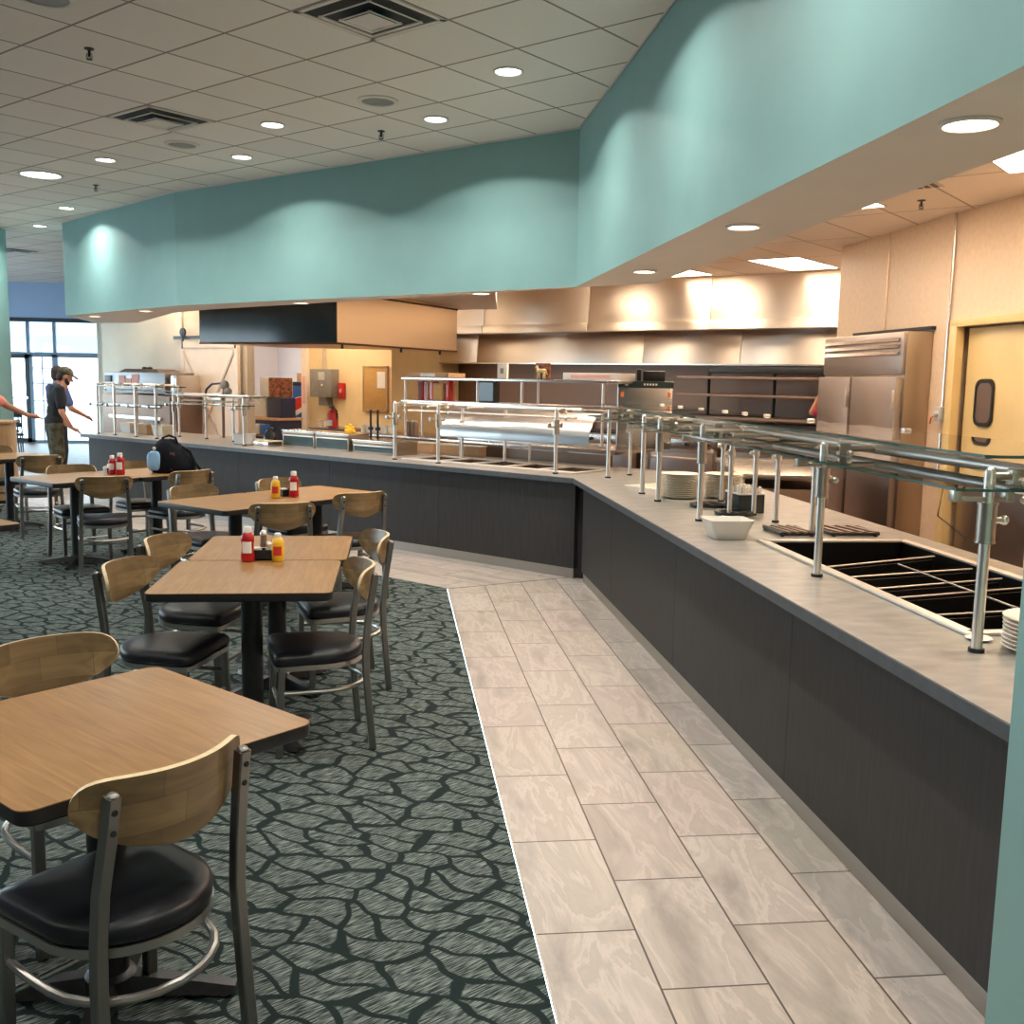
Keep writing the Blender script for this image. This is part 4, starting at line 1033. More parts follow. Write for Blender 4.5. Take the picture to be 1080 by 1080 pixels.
# ------------------------------------------------------------------ fridge, door, wall bits
def fridge():
    x, y0, y1 = 4.25, 8.15, 9.76
    t = thing('reach_in_fridge', 'tall stainless reach-in fridge built into the peach wall', 'fridge', (4.4, 8.95, 0))
    inv = Matrix.Translation((-4.4, -8.95, 0))
    def add(mb, n, m, p=t): mb.bm.transform(inv); return mb.build(n, m, p)
    mb = MB(); mb.bx(x+.02, 4.495, y0, y1, .12, 2.11, .004); add(mb, 'body', M['fridge_side'])
    mb = MB(); mb.bx(x-.005, x+.03, y0+.02, y1-.02, 1.75, 2.10, .004); gp = add(mb, 'grille_panel', M['fridge'])
    mb = MB()
    for z in (1.93, 1.985, 2.04): mb.box((x-.012, (y0+y1)/2, z), (.018, y1-y0-.14, .034), 0, 0, 0, Euler((0, .5, 0)).to_matrix())
    add(mb, 'louvres', M['steel'], gp)
    for z in (1.905, 1.96, 2.015, 2.065):
        pass
    ym = (y0+y1)/2+.09
    for a, b in ((y0+.03, ym-.03), (ym+.03, y1-.01)):
        mb = MB(); mb.bx(x-.045, x+.02, a, b, .16, 1.725, .006); d = add(mb, 'door', M['fridge'])
        mb = MB(); mb.bx(x-.06, x-.045, a+.005, a+.03, 1.45, 1.62, .003); add(mb, 'hinge', M['chrome'], d)
        mb = MB(); mb.cyl((x-.05, a+.18, .92), (x-.062, a+.18, .92), .02, n=12); add(mb, 'lock', M['chrome'], d)
    mb = MB(); mb.bx(x-.02, x+.02, ym-.03, ym+.03, .16, 1.72); add(mb, 'mullion', M['darksteel'])
    for a in (y0+.1, y1-.1):
        for xx in (x+.06, 4.44):
            mb = MB(); mb.cyl((xx, a, 0), (xx, a, .13), .02, n=10); add(mb, 'foot', M['chrome'])
fridge()
mb = MB(); mb.bx(4.46, 4.499, 8.12, 9.60, 2.125, 2.155); struct(mb, 'trim_9', M['ventdark'])
def swing_door():
    mb = MB(); mb.bx(4.56, 4.60, 6.72, 7.72, .02, 2.12, .003); d = mb.build('door_1', M['yellowdoor']); tag(d, None, None, None, 'structure')
    # rounded vision panel
    def rr(s): 
        o = []
        hw, hh, r = .125*s, .185*s, .07*s
        for (py, pz, a0) in ((hw-r, hh-r, 0), (-hw+r, hh-r, 90), (-hw+r, -hh+r, 180), (hw-r, -hh+r, 270)):
            for k in range(6):
                a = math.radians(a0+18*k); o.append((py+r*math.cos(a), pz+r*math.sin(a)))
        return o
    cyy, cz = 7.43, 1.535
    mb = MB(); mb.rings([[(4.555, cyy+y, cz+z) for y, z in rr(1.0)], [(4.54, cyy+y, cz+z) for y, z in rr(.97)], [(4.54, cyy+y, cz+z) for y, z in rr(.84)], [(4.55, cyy+y, cz+z) for y, z in rr(.82)]], 0, False, False); w = mb.build('window_gasket', M['rubber'], d)
    mb = MB(); mb.rings([[(4.548, cyy+y, cz+z) for y, z in rr(.84)], [(4.552, cyy+y, cz+z) for y, z in rr(.84)]]); mb.build('window_glass', M['darksteel'], d)
    mb = MB(); mb.bx(4.552, 4.56, 6.74, 7.70, .05, .92); mb.build('kick_plate', M['fridge'], d)
    mb = MB(); mb.bx(4.545, 4.56, 6.74, 7.70, 1.195, 1.225, .003); mb.build('bumper_strip', M['chrome'], d)
    mb = MB(); mb.bx(4.53, 4.56, 7.38, 7.60, 1.13, 1.22, .01); mb.build('push_plate', M['sleeve'], d)
swing_door()
# stainless lower panels beside the door
mb = MB(); mb.bx(4.485, 4.499, 5.2, 6.64, 0, 1.07); struct(mb, 'trim_10', M['fridge'])
t = thing('conduit', 'thin metal conduit running down the peach wall by the fridge', 'conduit', (4.48, 7.9, 1.4))
mb = MB(); mb.cyl((0, 0, .06), (0, 0, KC-1.401), .011, n=8); mb.build('pipe', M['steel'], t)
mb = MB(); mb.box((-.02, 0, .03), (.05, .09, .12), 0, .008); mb.ball((-.05, 0, .03), .026, 10); mb.build('outlet_box', M['lightgrey'], t)
mb = MB(); mb.tube([(-.04, .03, .02), (-.06, .06, 0), (-.05, .09, -.05)], .008, 6); mb.build('orange_tag', M['orange'], t)
o = MB(); o.tube([(4.45, 6.9, 1.16), (4.46, 7.35, 1.10), (4.46, 7.75, .90), (4.45, 7.80, .6), (4.40, 7.3, .5)], .006, 6)
tag(o.build('power_lead', M['rubber']), 'thin black lead hanging in a curve below the yellow door', 'power lead')

# ------------------------------------------------------------------ exhaust hood and cook line
def hood():
    t = thing('exhaust_hood', 'long two-tier stainless exhaust hood across the back of the kitchen', 'hood', FL(-7.6, 12.3, 1.9), FARZ)
    inv = Matrix.Translation((7.6, -12.3, -1.9))
    def add(mb, n, m, p=t): mb.bm.transform(inv); return mb.build(n, m, p)
    xs = [-12.5, -10.3, -8.34, -6.4, -4.45]
    for a, b in zip(xs[:-1], xs[1:]):
        mb = MB(); mb.box(((a+b)/2, 12.30, 2.745), (b-a-.006, .04, .585), 0, .004, 0, Euler((Q(-3), 0, 0)).to_matrix()); add(mb, 'upper_panel', M['hood'])
        mb = MB(); mb.box(((a+b)/2, 12.26, 2.405), (b-a-.006, .06, .12), 0, .006, 0, Euler((Q(-8), 0, 0)).to_matrix()); add(mb, 'lip', M['hood'])
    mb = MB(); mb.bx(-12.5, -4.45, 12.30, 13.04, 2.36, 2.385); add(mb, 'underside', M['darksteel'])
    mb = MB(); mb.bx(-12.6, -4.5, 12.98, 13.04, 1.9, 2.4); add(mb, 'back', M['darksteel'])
    xs = [-12.6, -10.7, -7.6, -6.1, -4.5]
    for a, b in zip(xs[:-1], xs[1:]):
        mb = MB(); mb.box(((a+b)/2, 12.62, 2.135), (b-a-.006, .04, .48), 0, .004, 0, Euler((Q(-7), 0, 0)).to_matrix()); add(mb, 'lower_panel', M['hood'])
    mb = MB(); mb.bx(-12.6, -4.5, 12.55, 12.64, 1.885, 1.905); add(mb, 'drip_edge', M['steel'])
hood()
mb = MB(); mb.bx(-4.44, -3.2, 12.2, 13.1, 0, KC); struct(mb, 'wall_kitchen_return', M['beige'], rz=FARZ)
def wall_shelf():
    t = thing('wall_shelf_rack', 'dark two-shelf steel rack on the back kitchen wall, left of the fridge', 'shelf', FL(-5.8, 12.4, 0), FARZ)
    for z in (1.47, 1.70):
        mb = MB(); mb.bx(-1.0, 1.1, -.25, .3, z, z+.035, .004); mb.build('shelf', M['darksteel'], t)
    mb = MB(); mb.bx(-.55, 1.1, -.22, .1, 1.78, 1.86, .004); mb.build('top_rail', M['black'], t)
    for x in (-.75, .2, 1.02):
        mb = MB(); mb.cyl((x, .2, .92), (x, .2, 1.85), .022, n=8); mb.build('upright', M['black'], t)
wall_shelf()
def cookline():
    y = 11.75
    def unit(name, x0, x1, h, label, kind):
        t = thing(name, label, 'cooking appliance', FL((x0+x1)/2, y+.4, 0), FARZ, 'steel cooking appliances under the hood')
        w = (x1-x0)/2
        mb = MB(); mb.bx(-w+.01, w-.01, -.38, .38, .12, h, .006); mb.build('body', M['fridge_side'], t)
        mb = MB(); mb.bx(-w+.01, w-.01, -.42, -.38, h-.14, h-.01, .004); p = mb.build('control_panel', M['steel'], t)
        for i in range(4):
            mb = MB(); mb.cyl((-w+.12+i*(2*w-.24)/3, -.42, h-.075), (-w+.12+i*(2*w-.24)/3, -.45, h-.075), .024, n=12); mb.build('knob', M['black'], p)
        mb = MB(); mb.bx(-w+.06, w-.06, -.41, -.38, .2, h-.2, .006); d = mb.build('oven_door', M['fridge'], t)
        mb = MB(); mb.cyl((-w+.12, -.45, h-.26), (w-.12, -.45, h-.26), .014, n=8); mb.build('handle', M['chrome'], d)
        mb = MB(); mb.bx(-w+.01, w-.01, .34, .38, h, h+.22); mb.build('backsplash', M['darksteel'], t)
        for a in (-1, 1):
            for b in (-1, 1):
                mb = MB(); mb.cyl((a*(w-.08), b*.3, 0), (a*(w-.08), b*.3, .125), .022, n=8); mb.build('foot', M['chrome'], t)
        if kind == 'range':
            mb = MB()
            for i in range(3):
                for j in range(2): mb.box((-w+w*(i+.5)*2/3, -.17+.34*j, h+.012), (2*w/3*.85, .28, .022), 0, .004)
            mb.build('grates', M['iron'], t)
        else:
            mb = MB(); mb.bx(-w+.05, w-.05, -.34, .3, h, h+.025, .004); mb.build('griddle_plate', M['darksteel'], t)
    unit('gas_range', -5.9, -4.75, .93, 'steel gas range under the hood, nearest the fridge', 'range')
    unit('griddle', -7.1, -5.95, .93, 'steel griddle under the hood, left of the range', 'griddle')
    unit('gas_range', -8.3, -7.15, .93, 'steel gas range under the hood, behind the steel overshelf', 'range')
    unit('griddle', -9.5, -8.35, .93, 'steel griddle under the hood, left end by the yellow wall', 'griddle')
cookline()
# prep table along the back of the right counter (dark steel fronts seen through the glass)
t = thing('prep_table', 'stainless prep table in the kitchen behind the right counter', 'table', (3.35, 8.75, 0), Q(-12))
mb = MB(); mb.bx(-.38, .38, -.9, .9, .88, .92, .004); mb.build('top', M['steel'], t)
mb = MB(); mb.bx(-.36, .36, -.85, .85, .15, .80, .004); mb.build('cabinet', M['darksteel'], t)
for a in (-1, 1):
    for b in (-1, 1):
        mb = MB(); mb.cyl((a*.34, b*.84, 0), (a*.34, b*.84, .88), .022, n=8); mb.build('leg', M['chrome'], t)

# ------------------------------------------------------------------ pass-through rack on the far counter
BZ = 1.0
def back_table():
    t = thing('back_work_table', 'long stainless work table just behind the far counter', 'table', FL(-6.9, 8.5, 0), FARZ)
    mb = MB(); mb.bx(-2.0, 1.75, -.42, .42, BZ-.04, BZ, .004); mb.build('top', M['steel'], t)
    mb = MB(); mb.bx(-1.95, 1.7, -.40, -.38, .25, BZ-.05); mb.build('front_panel', M['darksteel'], t)
    mb = MB(); mb.bx(-1.95, 1.7, -.36, .36, .22, .25); mb.build('undershelf', M['steel'], t)
    for x in (-1.9, 0, 1.65):
        for y in (-.37, .37):
            mb = MB(); mb.cyl((x, y, 0), (x, y, BZ-.04), .022, n=8); mb.build('leg', M['chrome'], t)
    # overshelf rack
    r = thing('overshelf_rack', 'two-tier steel overshelf on thin posts above the back work table', 'shelf', FL(-6.7, 8.45, BZ), FARZ)
    for z in (.37, .625):
        mb = MB(); mb.bx(-1.46, 1.48, -.17, .17, z, z+.03, .004); mb.build('shelf', M['steel'], r)
    for x in (-1.42, -.35, .25, 1.25):
        for y in (-.14, .14):
            mb = MB(); mb.cyl((x, y, 0), (x, y, .63), .014, n=8); mb.build('post', M['chrome'], r)
back_table()
SH1 = BZ+.401; SH2 = BZ+.6555
def box_thing(name, x, y, z, dx, dy, dz, m, label, cat, rz=FARZ, face=None, group=None):
    t = thing(name, label, cat, FL(x, y, z), rz, group)
    mb = MB(); mb.box((0, 0, dz/2), (dx, dy, dz), 0, min(.004, dz*.2)); mb.build('body', M[m], t)
    if face:
        mb = MB(); mb.box((0, -dy/2-.001, dz*.5), (dx*face[1], .003, dz*face[2])); mb.build(face[3], M[face[0]], t)
    return t
box_thing('menu_binder', -7.98, 8.45, SH1, .07, .1, .21, 'redpaint', 'dark red binder standing left on the lower steel overshelf', 'binder', face=('brownleather', .6, .9, 'spine'))
box_thing('menu_binder', -7.89, 8.45, SH1, .05, .1, .20, 'whiteplastic', 'white binder between red ones on the lower overshelf', 'binder', face=('redpaint', .4, .9, 'spine'))
box_thing('menu_binder', -7.81, 8.45, SH1, .06, .1, .21, 'redpaint', 'bright red slim binder right of the white one on the overshelf', 'binder', face=('whiteplastic', .3, .9, 'spine'))
box_thing('wire_basket_box', -7.66, 8.45, SH1, .15, .2, .19, 'tanwood', 'brown mesh box beside the binders on the overshelf', 'box', face=('cork', .8, .8, 'mesh_front'))
box_thing('red_carton', -7.53, 8.40, SH1, .05, .08, .22, 'redpaint', 'red carton with pale scribble on the lower overshelf', 'carton', face=('pinkpaper', .25, .6, 'scribble'))
box_thing('tray_stack', -7.78, 8.45, SH2, .62, .28, .05, 'cardboard', 'flat tan tray stack on the upper overshelf, left end', 'tray', face=('whiteplastic', .35, .7, 'paper_edge'))
box_thing('tray_stack', -5.60, 8.45, SH2, .66, .30, .07, 'whiteplastic', 'flat white tray on the upper overshelf, right end', 'tray', face=('pinkpaper', .7, .4, 'front_edge'))
box_thing('picture_card', -6.78, 8.40, SH2, .13, .03, .16, 'paper', 'white card with dark round print on the upper overshelf', 'card', face=('grey', .35, .35, 'print'))
box_thing('monitor', -7.1, 8.56, SH1, .22, .10, .22, 'black', 'small black screen on the lower overshelf', 'screen', face=('darkgrey', .9, .9, 'display'))
def horse():
    t = thing('horse_figurine', 'pale gold horse figurine on a dark plaque atop the overshelf', 'figurine', FL(-6.28, 8.42, SH2), FARZ)
    mb = MB(); mb.bx(-.09, .09, .01, .03, 0, .165, .003); mb.build('plaque', M['poster'], t)
    mb = MB()
    mb.capsule((-.035, -.012, .085), (.035, -.012, .085), .022, .024)
    mb.capsule((-.04, -.012, .09), (-.055, -.012, .13), .015, .010); mb.capsule((-.055, -.012, .132), (-.078, -.012, .118), .010, .006)
    for x, x2 in ((-.036, -.05), (-.022, -.018), (.03, .026), (.042, .05)): mb.capsule((x, -.012, .075), (x2, -.012, .008), .009, .006)
    mb.capsule((.056, -.012, .095), (.075, -.012, .05), .007, .005)
    mb.build('horse', M['gold'], t, 60)
horse()
def steel_cabinet():
    t = thing('steel_dispenser', 'boxy steel dispenser with dark control strip at the right end of the work table', 'dispenser', FL(-5.24, 8.75, BZ), FARZ+Q(31))
    mb = MB(); mb.bx(-.26, .26, -.2, .2, 0, .60, .006); mb.build('body', M['steel'], t)
    mb = MB(); mb.bx(-.268, .268, -.21, .2, .59, .655, .006); c = mb.build('control_strip', M['tealglass'], t)
    mb = MB(); mb.bx(-.20, -.17, -.213, -.21, .61, .64); 
    for i in range(5): mb.bx(-.02+i*.028, -.002+i*.028, -.213, -.21, .615, .633)
    mb.build('display_marks', M['whiteplastic'], c)
    for x in (-.225, .225):
        mb = MB(); mb.bx(x-.014, x+.014, -.204, -.199, .50, .55); mb.build('orange_label', M['orange'], t)
    h = thing('black_speaker', 'small black box on top of the steel dispenser', 'speaker', FL(-5.18, 8.80, BZ+.656), FARZ+Q(31))
    mb = MB(); mb.bx(-.11, .11, -.08, .08, 0, .10, .01); mb.build('body', M['black'], h)
    mb = MB(); mb.bx(-.17, -.125, -.05, .05, 0, .115, .008); mb.build('side_unit', M['black'], h)
steel_cabinet()
# cups, trays, bins on table/counter
cup0 = None
for i in range(9):
    x = -8.80+.062*(i % 9); lab = 'cream cup in the row left of the overshelf, %s from its left end' % (['first', 'second', 'third', 'fourth', 'fifth', 'sixth', 'seventh', 'eighth', 'ninth'][i])
    if cup0 is None:
        mb = MB(); mb.lathe([(.022, 0), (.026, .003), (.034, .085), (.035, .09), (.031, .088), (.022, .01)], n=16); cup0 = mb.build('cup', M['cream'], None, 50); o = cup0
    else: o = cup0.copy(); COL.objects.link(o)
    o.location = FL(x, 8.30+.02*(i % 2), BZ+.0005); tag(o, lab, 'cup', 'row of cream cups')
for i, x in enumerate((-8.18, -8.08)):
    t = thing('steel_canister', ['dark steel canister right of the cup row', 'second dark steel canister, beside the rack post'][i], 'canister', FL(x, 8.42, BZ), FARZ)
    mb = MB(); mb.lathe([(.045, 0), (.045, .12), (.03, .15)], n=16); mb.build('body', M['darksteel'], t)
    mb = MB(); mb.lathe([(.03, .148), (.03, .165), (.012, .175)], n=14); mb.build('lid', M['chrome'], t)
box_thing('cup_tray', -8.62, 8.26, BZ-.036, .52, .2, .03, 'whiteplastic', 'x', 'tray')
bpy.data.objects.remove([o for o in bpy.data.objects if o.name == 'cup_tray'][0].children[0]); bpy.data.objects.remove(bpy.data.objects['cup_tray'])
for i, (x, l) in enumerate(((-7.43, 'tan bin on the far counter, left of the guard posts'), (-7.05, 'tan bin on the far counter, between the guard posts'), (-6.76, 'small tan bin on the far counter, right of the guard post'))):
    t = thing('serving_bin', l, 'bin', FL(x, 7.93, CZ), FARZ, 'tan bins under the work table')
    w = (.14, .16, .11)[i]
    mb = MB(); mb.bx(-w, w, -.06, .06, 0, .10, .006); mb.build('body', M['cardboard'], t)
    mb = MB(); mb.bx(-w-.006, w+.006, -.066, .066, .10, .112, .003); mb.build('rim', M['cream'], t)
o = MB(); o.lathe([(.035, 0), (.04, .005), (.05, .13), (.047, .132), (.035, .01)], n=18)
tag(o.build('white_tub', M['whiteplastic'], None, 50, FL(-6.55, 8.14, BZ+.0005)), 'white plastic tub beside the glasses on the work table', 'tub')
for i in range(2):
    o = MB(); o.lathe([(.024, 0), (.030, .005), (.034, .10), (.031, .1), (.024, .01)], n=14)
    tag(o.build('tumbler', M['dglass'], None, 50, FL(-6.82+.09*i, 8.14, BZ+.0005)), ['clear tumbler left of the white tub, first of two', 'clear tumbler touching distance from the white tub'][i], 'tumbler', 'clear tumblers')
# glass fronted display cases on the far counter
def case(x0, x1, z1, label, m='tealglass', y=7.35, d=.30):
    t = thing('glass_front_case', label, 'display case', FL((x0+x1)/2, y, CZ), FARZ, 'glass fronted cases on the far counter'); w = (x1-x0)/2; h = z1-CZ
    mb = MB(); mb.bx(-w, w, 0, d, 0, h, .004); mb.build('body', M['fridge_side'], t)
    mb = MB(); mb.bx(-w+.02, w-.02, -.006, 0, .02, h-.05); mb.build('front_glass', M[m], t)
    mb = MB(); mb.bx(-w-.01, w+.01, -.012, d, h, h+.014, .003); mb.build('lid', M['steel'], t)
    mb = MB(); mb.bx(-w, w, -.014, 0, h-.035, h-.012, .002); mb.build('rail', M['darksteel'], t)
case(-9.10, -8.57, 1.03, 'glass-front steel case left of the yellow cloth, left one of the pair')
case(-8.55, -8.02, 1.03, 'glass-front steel case under the yellow cloth, right one of the pair')
case(-7.95, -7.30, .98, 'long low teal glass case beside the tan bins')
for i, x in enumerate((-8.10, -7.99)):
    o = MB(); o.cyl((0, 0, 0), (0, 0, .44), .012, n=8); o.cyl((0, 0, .22), (0, 0, .25), .03, n=10)
    tag(o.build('black_pole', M['black'], None, 40, FL(x, 7.75, CZ)), ['slim black pole left of the cup row, left of two', 'slim black pole left of the cup row, right of two'][i], 'pole', 'black poles on the counter')
o = MB()
for (a, b, c_, r) in ((0, 0, .025, .05), (.03, .01, .05, .035), (-.02, .0, .06, .03), (.01, 0, .085, .022), (.045, 0, .02, .03)): o.ball((a, b, c_), (r, r*.8, r*.7), 10)
tag(o.build('yellow_cloth', M['yellow'], None, 60, FL(-8.20, 7.52, 1.045)), 'crumpled yellow cloth on the right glass-front case', 'cloth')
# steel tub and black handled jugs
t = thing('clear_tub', 'clear plastic tub beside the barn door guard post on the far counter', 'tub', GL(-9.62, 7.22), FARZ)
mb = MB(); mb.lathe([(.10, 0), (.115, .01), (.125, .12), (.12, .12), (.11, .012)], n=20); mb.build('body', M['lightgrey'], t, 50)
t = thing('serving_tray', 'flat steel tray of pale food beside the clear tub', 'tray', GL(-9.28, 7.28), FARZ)
mb = MB(); mb.bx(-.13, .13, -.1, .1, 0, .05, .006); mb.build('pan', M['steel'], t)
mb = MB(); mb.bx(-.115, .115, -.085, .085, .05, .062, .004); mb.build('food', M['food'], t)
for i, x in enumerate((-9.72, -9.18)):
    t = thing('coffee_pot', ['black handled coffee pot behind the clear tub', 'black handled coffee pot left of the glass-front cases'][i], 'coffee pot', GL(x, 7.66), FARZ, 'coffee pots on the far counter')
    mb = MB(); mb.lathe([(.06, 0), (.075, .01), (.07, .10), (.04, .15), (.045, .165)], n=16); mb.build('body', M['darkgrey'], t, 50)
    mb = MB(); mb.tube([(.06, 0, .14), (.12, 0, .13), (.125, 0, .07), (.075, 0, .04)], .011, 8); mb.build('handle', M['black'], t)
    mb = MB(); mb.lathe([(.046, .163), (.04, .18), (.01, .19)], n=14); mb.build('lid', M['black'], t)

# ------------------------------------------------------------------ left end: oven, barn door, machines
def oven():
    t = thing('conveyor_oven', 'large steel conveyor oven with pink papers behind the left counter end', 'oven', FL(-14.0, 8.62, 0), FARZ)
    mb = MB(); mb.bx(-.92, .72, -.05, .45, 1.34, 1.655, .01); mb.build('upper_body', M['ovensteel'], t)
    mb = MB(); mb.bx(.74, .93, 0, .4, 1.34, 1.62, .008); mb.build('side_box', M['steel'], t)
    mb = MB(); mb.bx(-.93, .90, -.10, .45, .68, 1.32, .01); mb.build('lower_body', M['darksteel'], t)
    mb = MB(); mb.rings([[(-.62, .0, 1.65), (.50, .0, 1.65), (.50, .4, 1.65), (-.62, .4, 1.65)], [(-.50, .05, 1.705), (.35, .05, 1.705), (.35, .35, 1.705), (-.50, .35, 1.705)]]); mb.build('top_cover', M['darksteel'], t)
    for x in (-.12, .02):
        mb = MB(); mb.lathe([(.04, 1.70), (.04, 1.73), (.015, 1.74)], c=(x, .15, 0), n=12); mb.build('vent_knob', M['black'], t)
    mb = MB(); mb.bx(-.9, -.72, -.065, -.05, 1.50, 1.60, .003); mb.build('control_screen', M['black'], t)
    for x, z, w, h in ((-.42, 1.52, .16, .17), (-.05, 1.55, .17, .15), (-.24, 1.49, .14, .14)):
        mb = MB(); mb.box((x, -.056-.002*(w > .15), z), (w, .004, h)); mb.build('pink_paper', M['pinkpaper'], t)
    mb = MB(); mb.bx(-.7, .7, -.13, -.10, .95, 1.0, .004); mb.bx(-.7, .7, -.13, -.10, 1.14, 1.17, .004); mb.build('belt_rail', M['chrome'], t)
    mb = MB(); mb.bx(.35, .62, -.12, -.10, .84, .98, .006); mb.build('hatch', M['black'], t)
    for x in (-.85, .82):
        for y in (-.02, .38):
            mb = MB(); mb.cyl((x, y, 0), (x, y, .69), .03, n=8); mb.build('leg', M['chrome'], t)
oven()
for i, (x, l, m) in enumerate(((-12.35, 'white rolled napkin bin at the far left counter end', 'whiteplastic'), (-11.95, 'tan basket on the left counter before the oven, middle', 'cardboard'), (-11.60, 'light tan basket on the left counter before the oven, right', 'cream'))):
    t = thing('counter_basket', l, 'basket', GL(x, 7.45), FARZ, 'baskets on the left counter end')
    mb = MB(); mb.rings([[(a*.12*s, b*.10*s, z) for a, b in ((-1, -1), (1, -1), (1, 1), (-1, 1))] for s, z in ((.85, 0), (1, .13), (.95, .13), (.8, .012))]); mb.build('body', M[m], t)
    mb = MB(); mb.tube([(-.12, -.10, .13), (.12, -.10, .13), (.12, .10, .13), (-.12, .10, .13)], .007, 6, closed=True); mb.build('rim', M['chrome'], t)
def barn():
    t = thing('barn_door', 'white sliding barn door with X brace behind the far counter', 'barn door', FL(-12.92, 9.10, 0), FARZ)
    mb = MB(); mb.bx(-.70, .70, -.02, .02, .03, 2.13, .003); mb.build('panel', M['barn'], t)
    mb = MB()
    for x0, x1, z0, z1 in ((-.70, -.62, .03, 2.13), (.62, .70, .03, 2.13), (-.62, .62, 2.03, 2.13), (-.62, .62, .03, .16)): mb.bx(x0, x1, -.032, -.02, z0, z1)
    mb.build('frame', M['barn'], t)
    for s in (-1, 1):
        mb = MB(); L = math.hypot(1.24, 1.83); a = math.atan2(1.83, 1.24)*s
        mb.box((0, -.028, 1.07), (L, .016, .035), 0, 0, 0, Euler((0, -a, 0)).to_matrix()); mb.build('brace', M['barnline'], t)
    r = thing('barn_door_rail', 'black steel rail with roller wheels above the white barn door', 'rail', FL(-12.75, 9.12, 2.18), FARZ)
    mb = MB(); mb.bx(-1.1, 1.6, -.02, .0, -.02, .03, .002); mb.build('track', M['black'], r)
    for x in (-.82, .48):
        mb = MB(); mb.lathe([(.065, -.03), (.065, .0)], c=(x, -.02, .085), n=18, ax='Y'); mb.build('roller', M['black'], r)
        mb = MB(); mb.bx(x-.02, x+.02, -.055, -.035, -.16, .085, .002); mb.build('strap', M['black'], r)
barn()
# equipment arm behind the left guard
def gooseneck():
    t = thing('gooseneck_tap', 'tangled gooseneck spray tap standing behind the far left guard', 'tap', GL(-10.75, 7.75), FARZ)
    mb = MB(); mb.cyl((0, 0, 0), (0, 0, .50), .018, n=10); mb.build('riser', M['darksteel'], t)
    mb = MB(); mb.tube([(0, 0, .5), (.02, 0, .60), (-.05, 0, .68), (-.22, 0, .67), (-.34, 0, .60), (-.38, 0, .50)], .014, 8); mb.build('hose', M['navy'], t)
    mb = MB(); mb.ball((.04, 0, .66), (.07, .05, .06), 10); mb.ball((.10, 0, .58), (.06, .05, .05), 10); mb.build('spring_head', M['grey'], t)
    mb = MB(); mb.bx(-.18, .0, -.04, .04, .46, .56, .01); mb.build('valve_body', M['chrome'], t)
gooseneck()
def soda():
    t = thing('soda_machine', 'blue soda machine with round red white and blue emblem beside the yellow wall', 'soda machine', FL(-14.68, 12.3, 0), FARZ+Q(38))
    mb = MB(); mb.bx(-.30, .55, 0, .6, .05, 1.50, .02); mb.build('cabinet', M['pepsiblue'], t)
    mb = MB(); mb.bx(-.31, .56, -.01, .6, 1.46, 1.53, .01); mb.build('top', M['navy'], t)
    mb = MB(); mb.bx(-.05, .5, -.02, 0, .56, .70, .01); mb.build('dispense_slot', M['black'], t)
    # emblem: white disc, red upper wave, blue lower wave
    cx, cz, R = .0, 1.04, .225
    mb = MB(); mb.lathe([(R, -.012), (R, .0)], c=(cx, 0, cz), n=40, ax='Y'); e = mb.build('emblem', M['whiteplastic'], t)
    def seg(fn_lo, fn_hi, name, m):
        q = MB(); N = 24; ri = []
        for i in range(N+1):
            x = -R*.9+1.8*R*.9*i/N/1.0*1.0
            x = max(-R*.93, min(R*.93, -R*.93+2*R*.93*i/N)); lim = math.sqrt(max(0, (R*.94)**2-x*x))
            lo, hi = max(-lim, fn_lo(x, lim)), min(lim, fn_hi(x, lim))
            if hi < lo+.001: hi = lo+.001
            ri.append([(cx+x, -.016, cz+lo), (cx+x, -.016, cz+hi), (cx+x, -.012, cz+hi), (cx+x, -.012, cz+lo)])
        q.rings(ri); q.build(name, M[m], e)
    seg(lambda x, l: .035+.35*x+.03*math.sin(x*14), lambda x, l: l, 'red_wave', 'redpaint')
    seg(lambda x, l: -l, lambda x, l: -.06+.35*x+.03*math.sin(x*14), 'blue_wave', 'pepsiblue')
    b = box_thing('cardboard_box', -14.60, 12.5, 1.531, .42, .4, .16, 'cardboard', 'cardboard box on top of the blue soda machine', 'box', face=('orange', .5, .4, 'print'))
    b = box_thing('white_carton', -14.52, 12.5, 1.693, .34, .36, .08, 'whiteplastic', 'white carton topping the cardboard box on the soda machine', 'carton')
    b = box_thing('dark_green_sign', -14.40, 13.42, 1.80, .20, .03, .28, 'tealglass', 'dark green sign on the corridor wall above the cartons', 'sign')
soda()
t = thing('coffee_dispenser', 'grey coffee machine top with brown picture front in the corridor', 'coffee machine', FL(-13.42, 10.72, 1.28), FARZ+Q(50))
mb = MB(); mb.bx(-.26, .26, -.14, .14, 0, .33, .008); mb.build('body', M['lightgrey'], t)
mb = MB(); mb.bx(-.12, .255, -.145, -.14, .005, .325); mb.build('picture_front', M['poster'], t)
t = thing('corridor_counter', 'dark counter with drink machines in the corridor opening', 'counter', FL(-13.5, 10.65, 0), FARZ)
mb = MB(); mb.bx(-.45, .42, -.2, .3, 0, .92, .006); mb.build('base', M['navy'], t)
mb = MB(); mb.bx(-.47, .44, -.22, .32, .92, .96, .004); mb.build('top', M['cardboard'], t)
mb = MB(); mb.bx(-.35, .02, -.1, .2, .96, 1.275, .008); mb.build('left_machine', M['lightgrey'], t)
mb = MB(); mb.bx(.05, .40, -.1, .2, .96, 1.275, .008); mb.build('right_machine', M['navy'], t)
for i in range(4):
    o = box_thing('crate', -13.72+.15*i, 10.36, .70, .13, .1, .16, ('lightgrey', 'bluecloth', 'lightgrey', 'pepsiblue')[i], ['pale crate low in the corridor opening, leftmost', 'blue crate low in the corridor opening, second from left', 'pale crate low in the corridor opening, third from left', 'bright blue crate low in the corridor opening, rightmost'][i], 'crate', group='crates in the corridor')
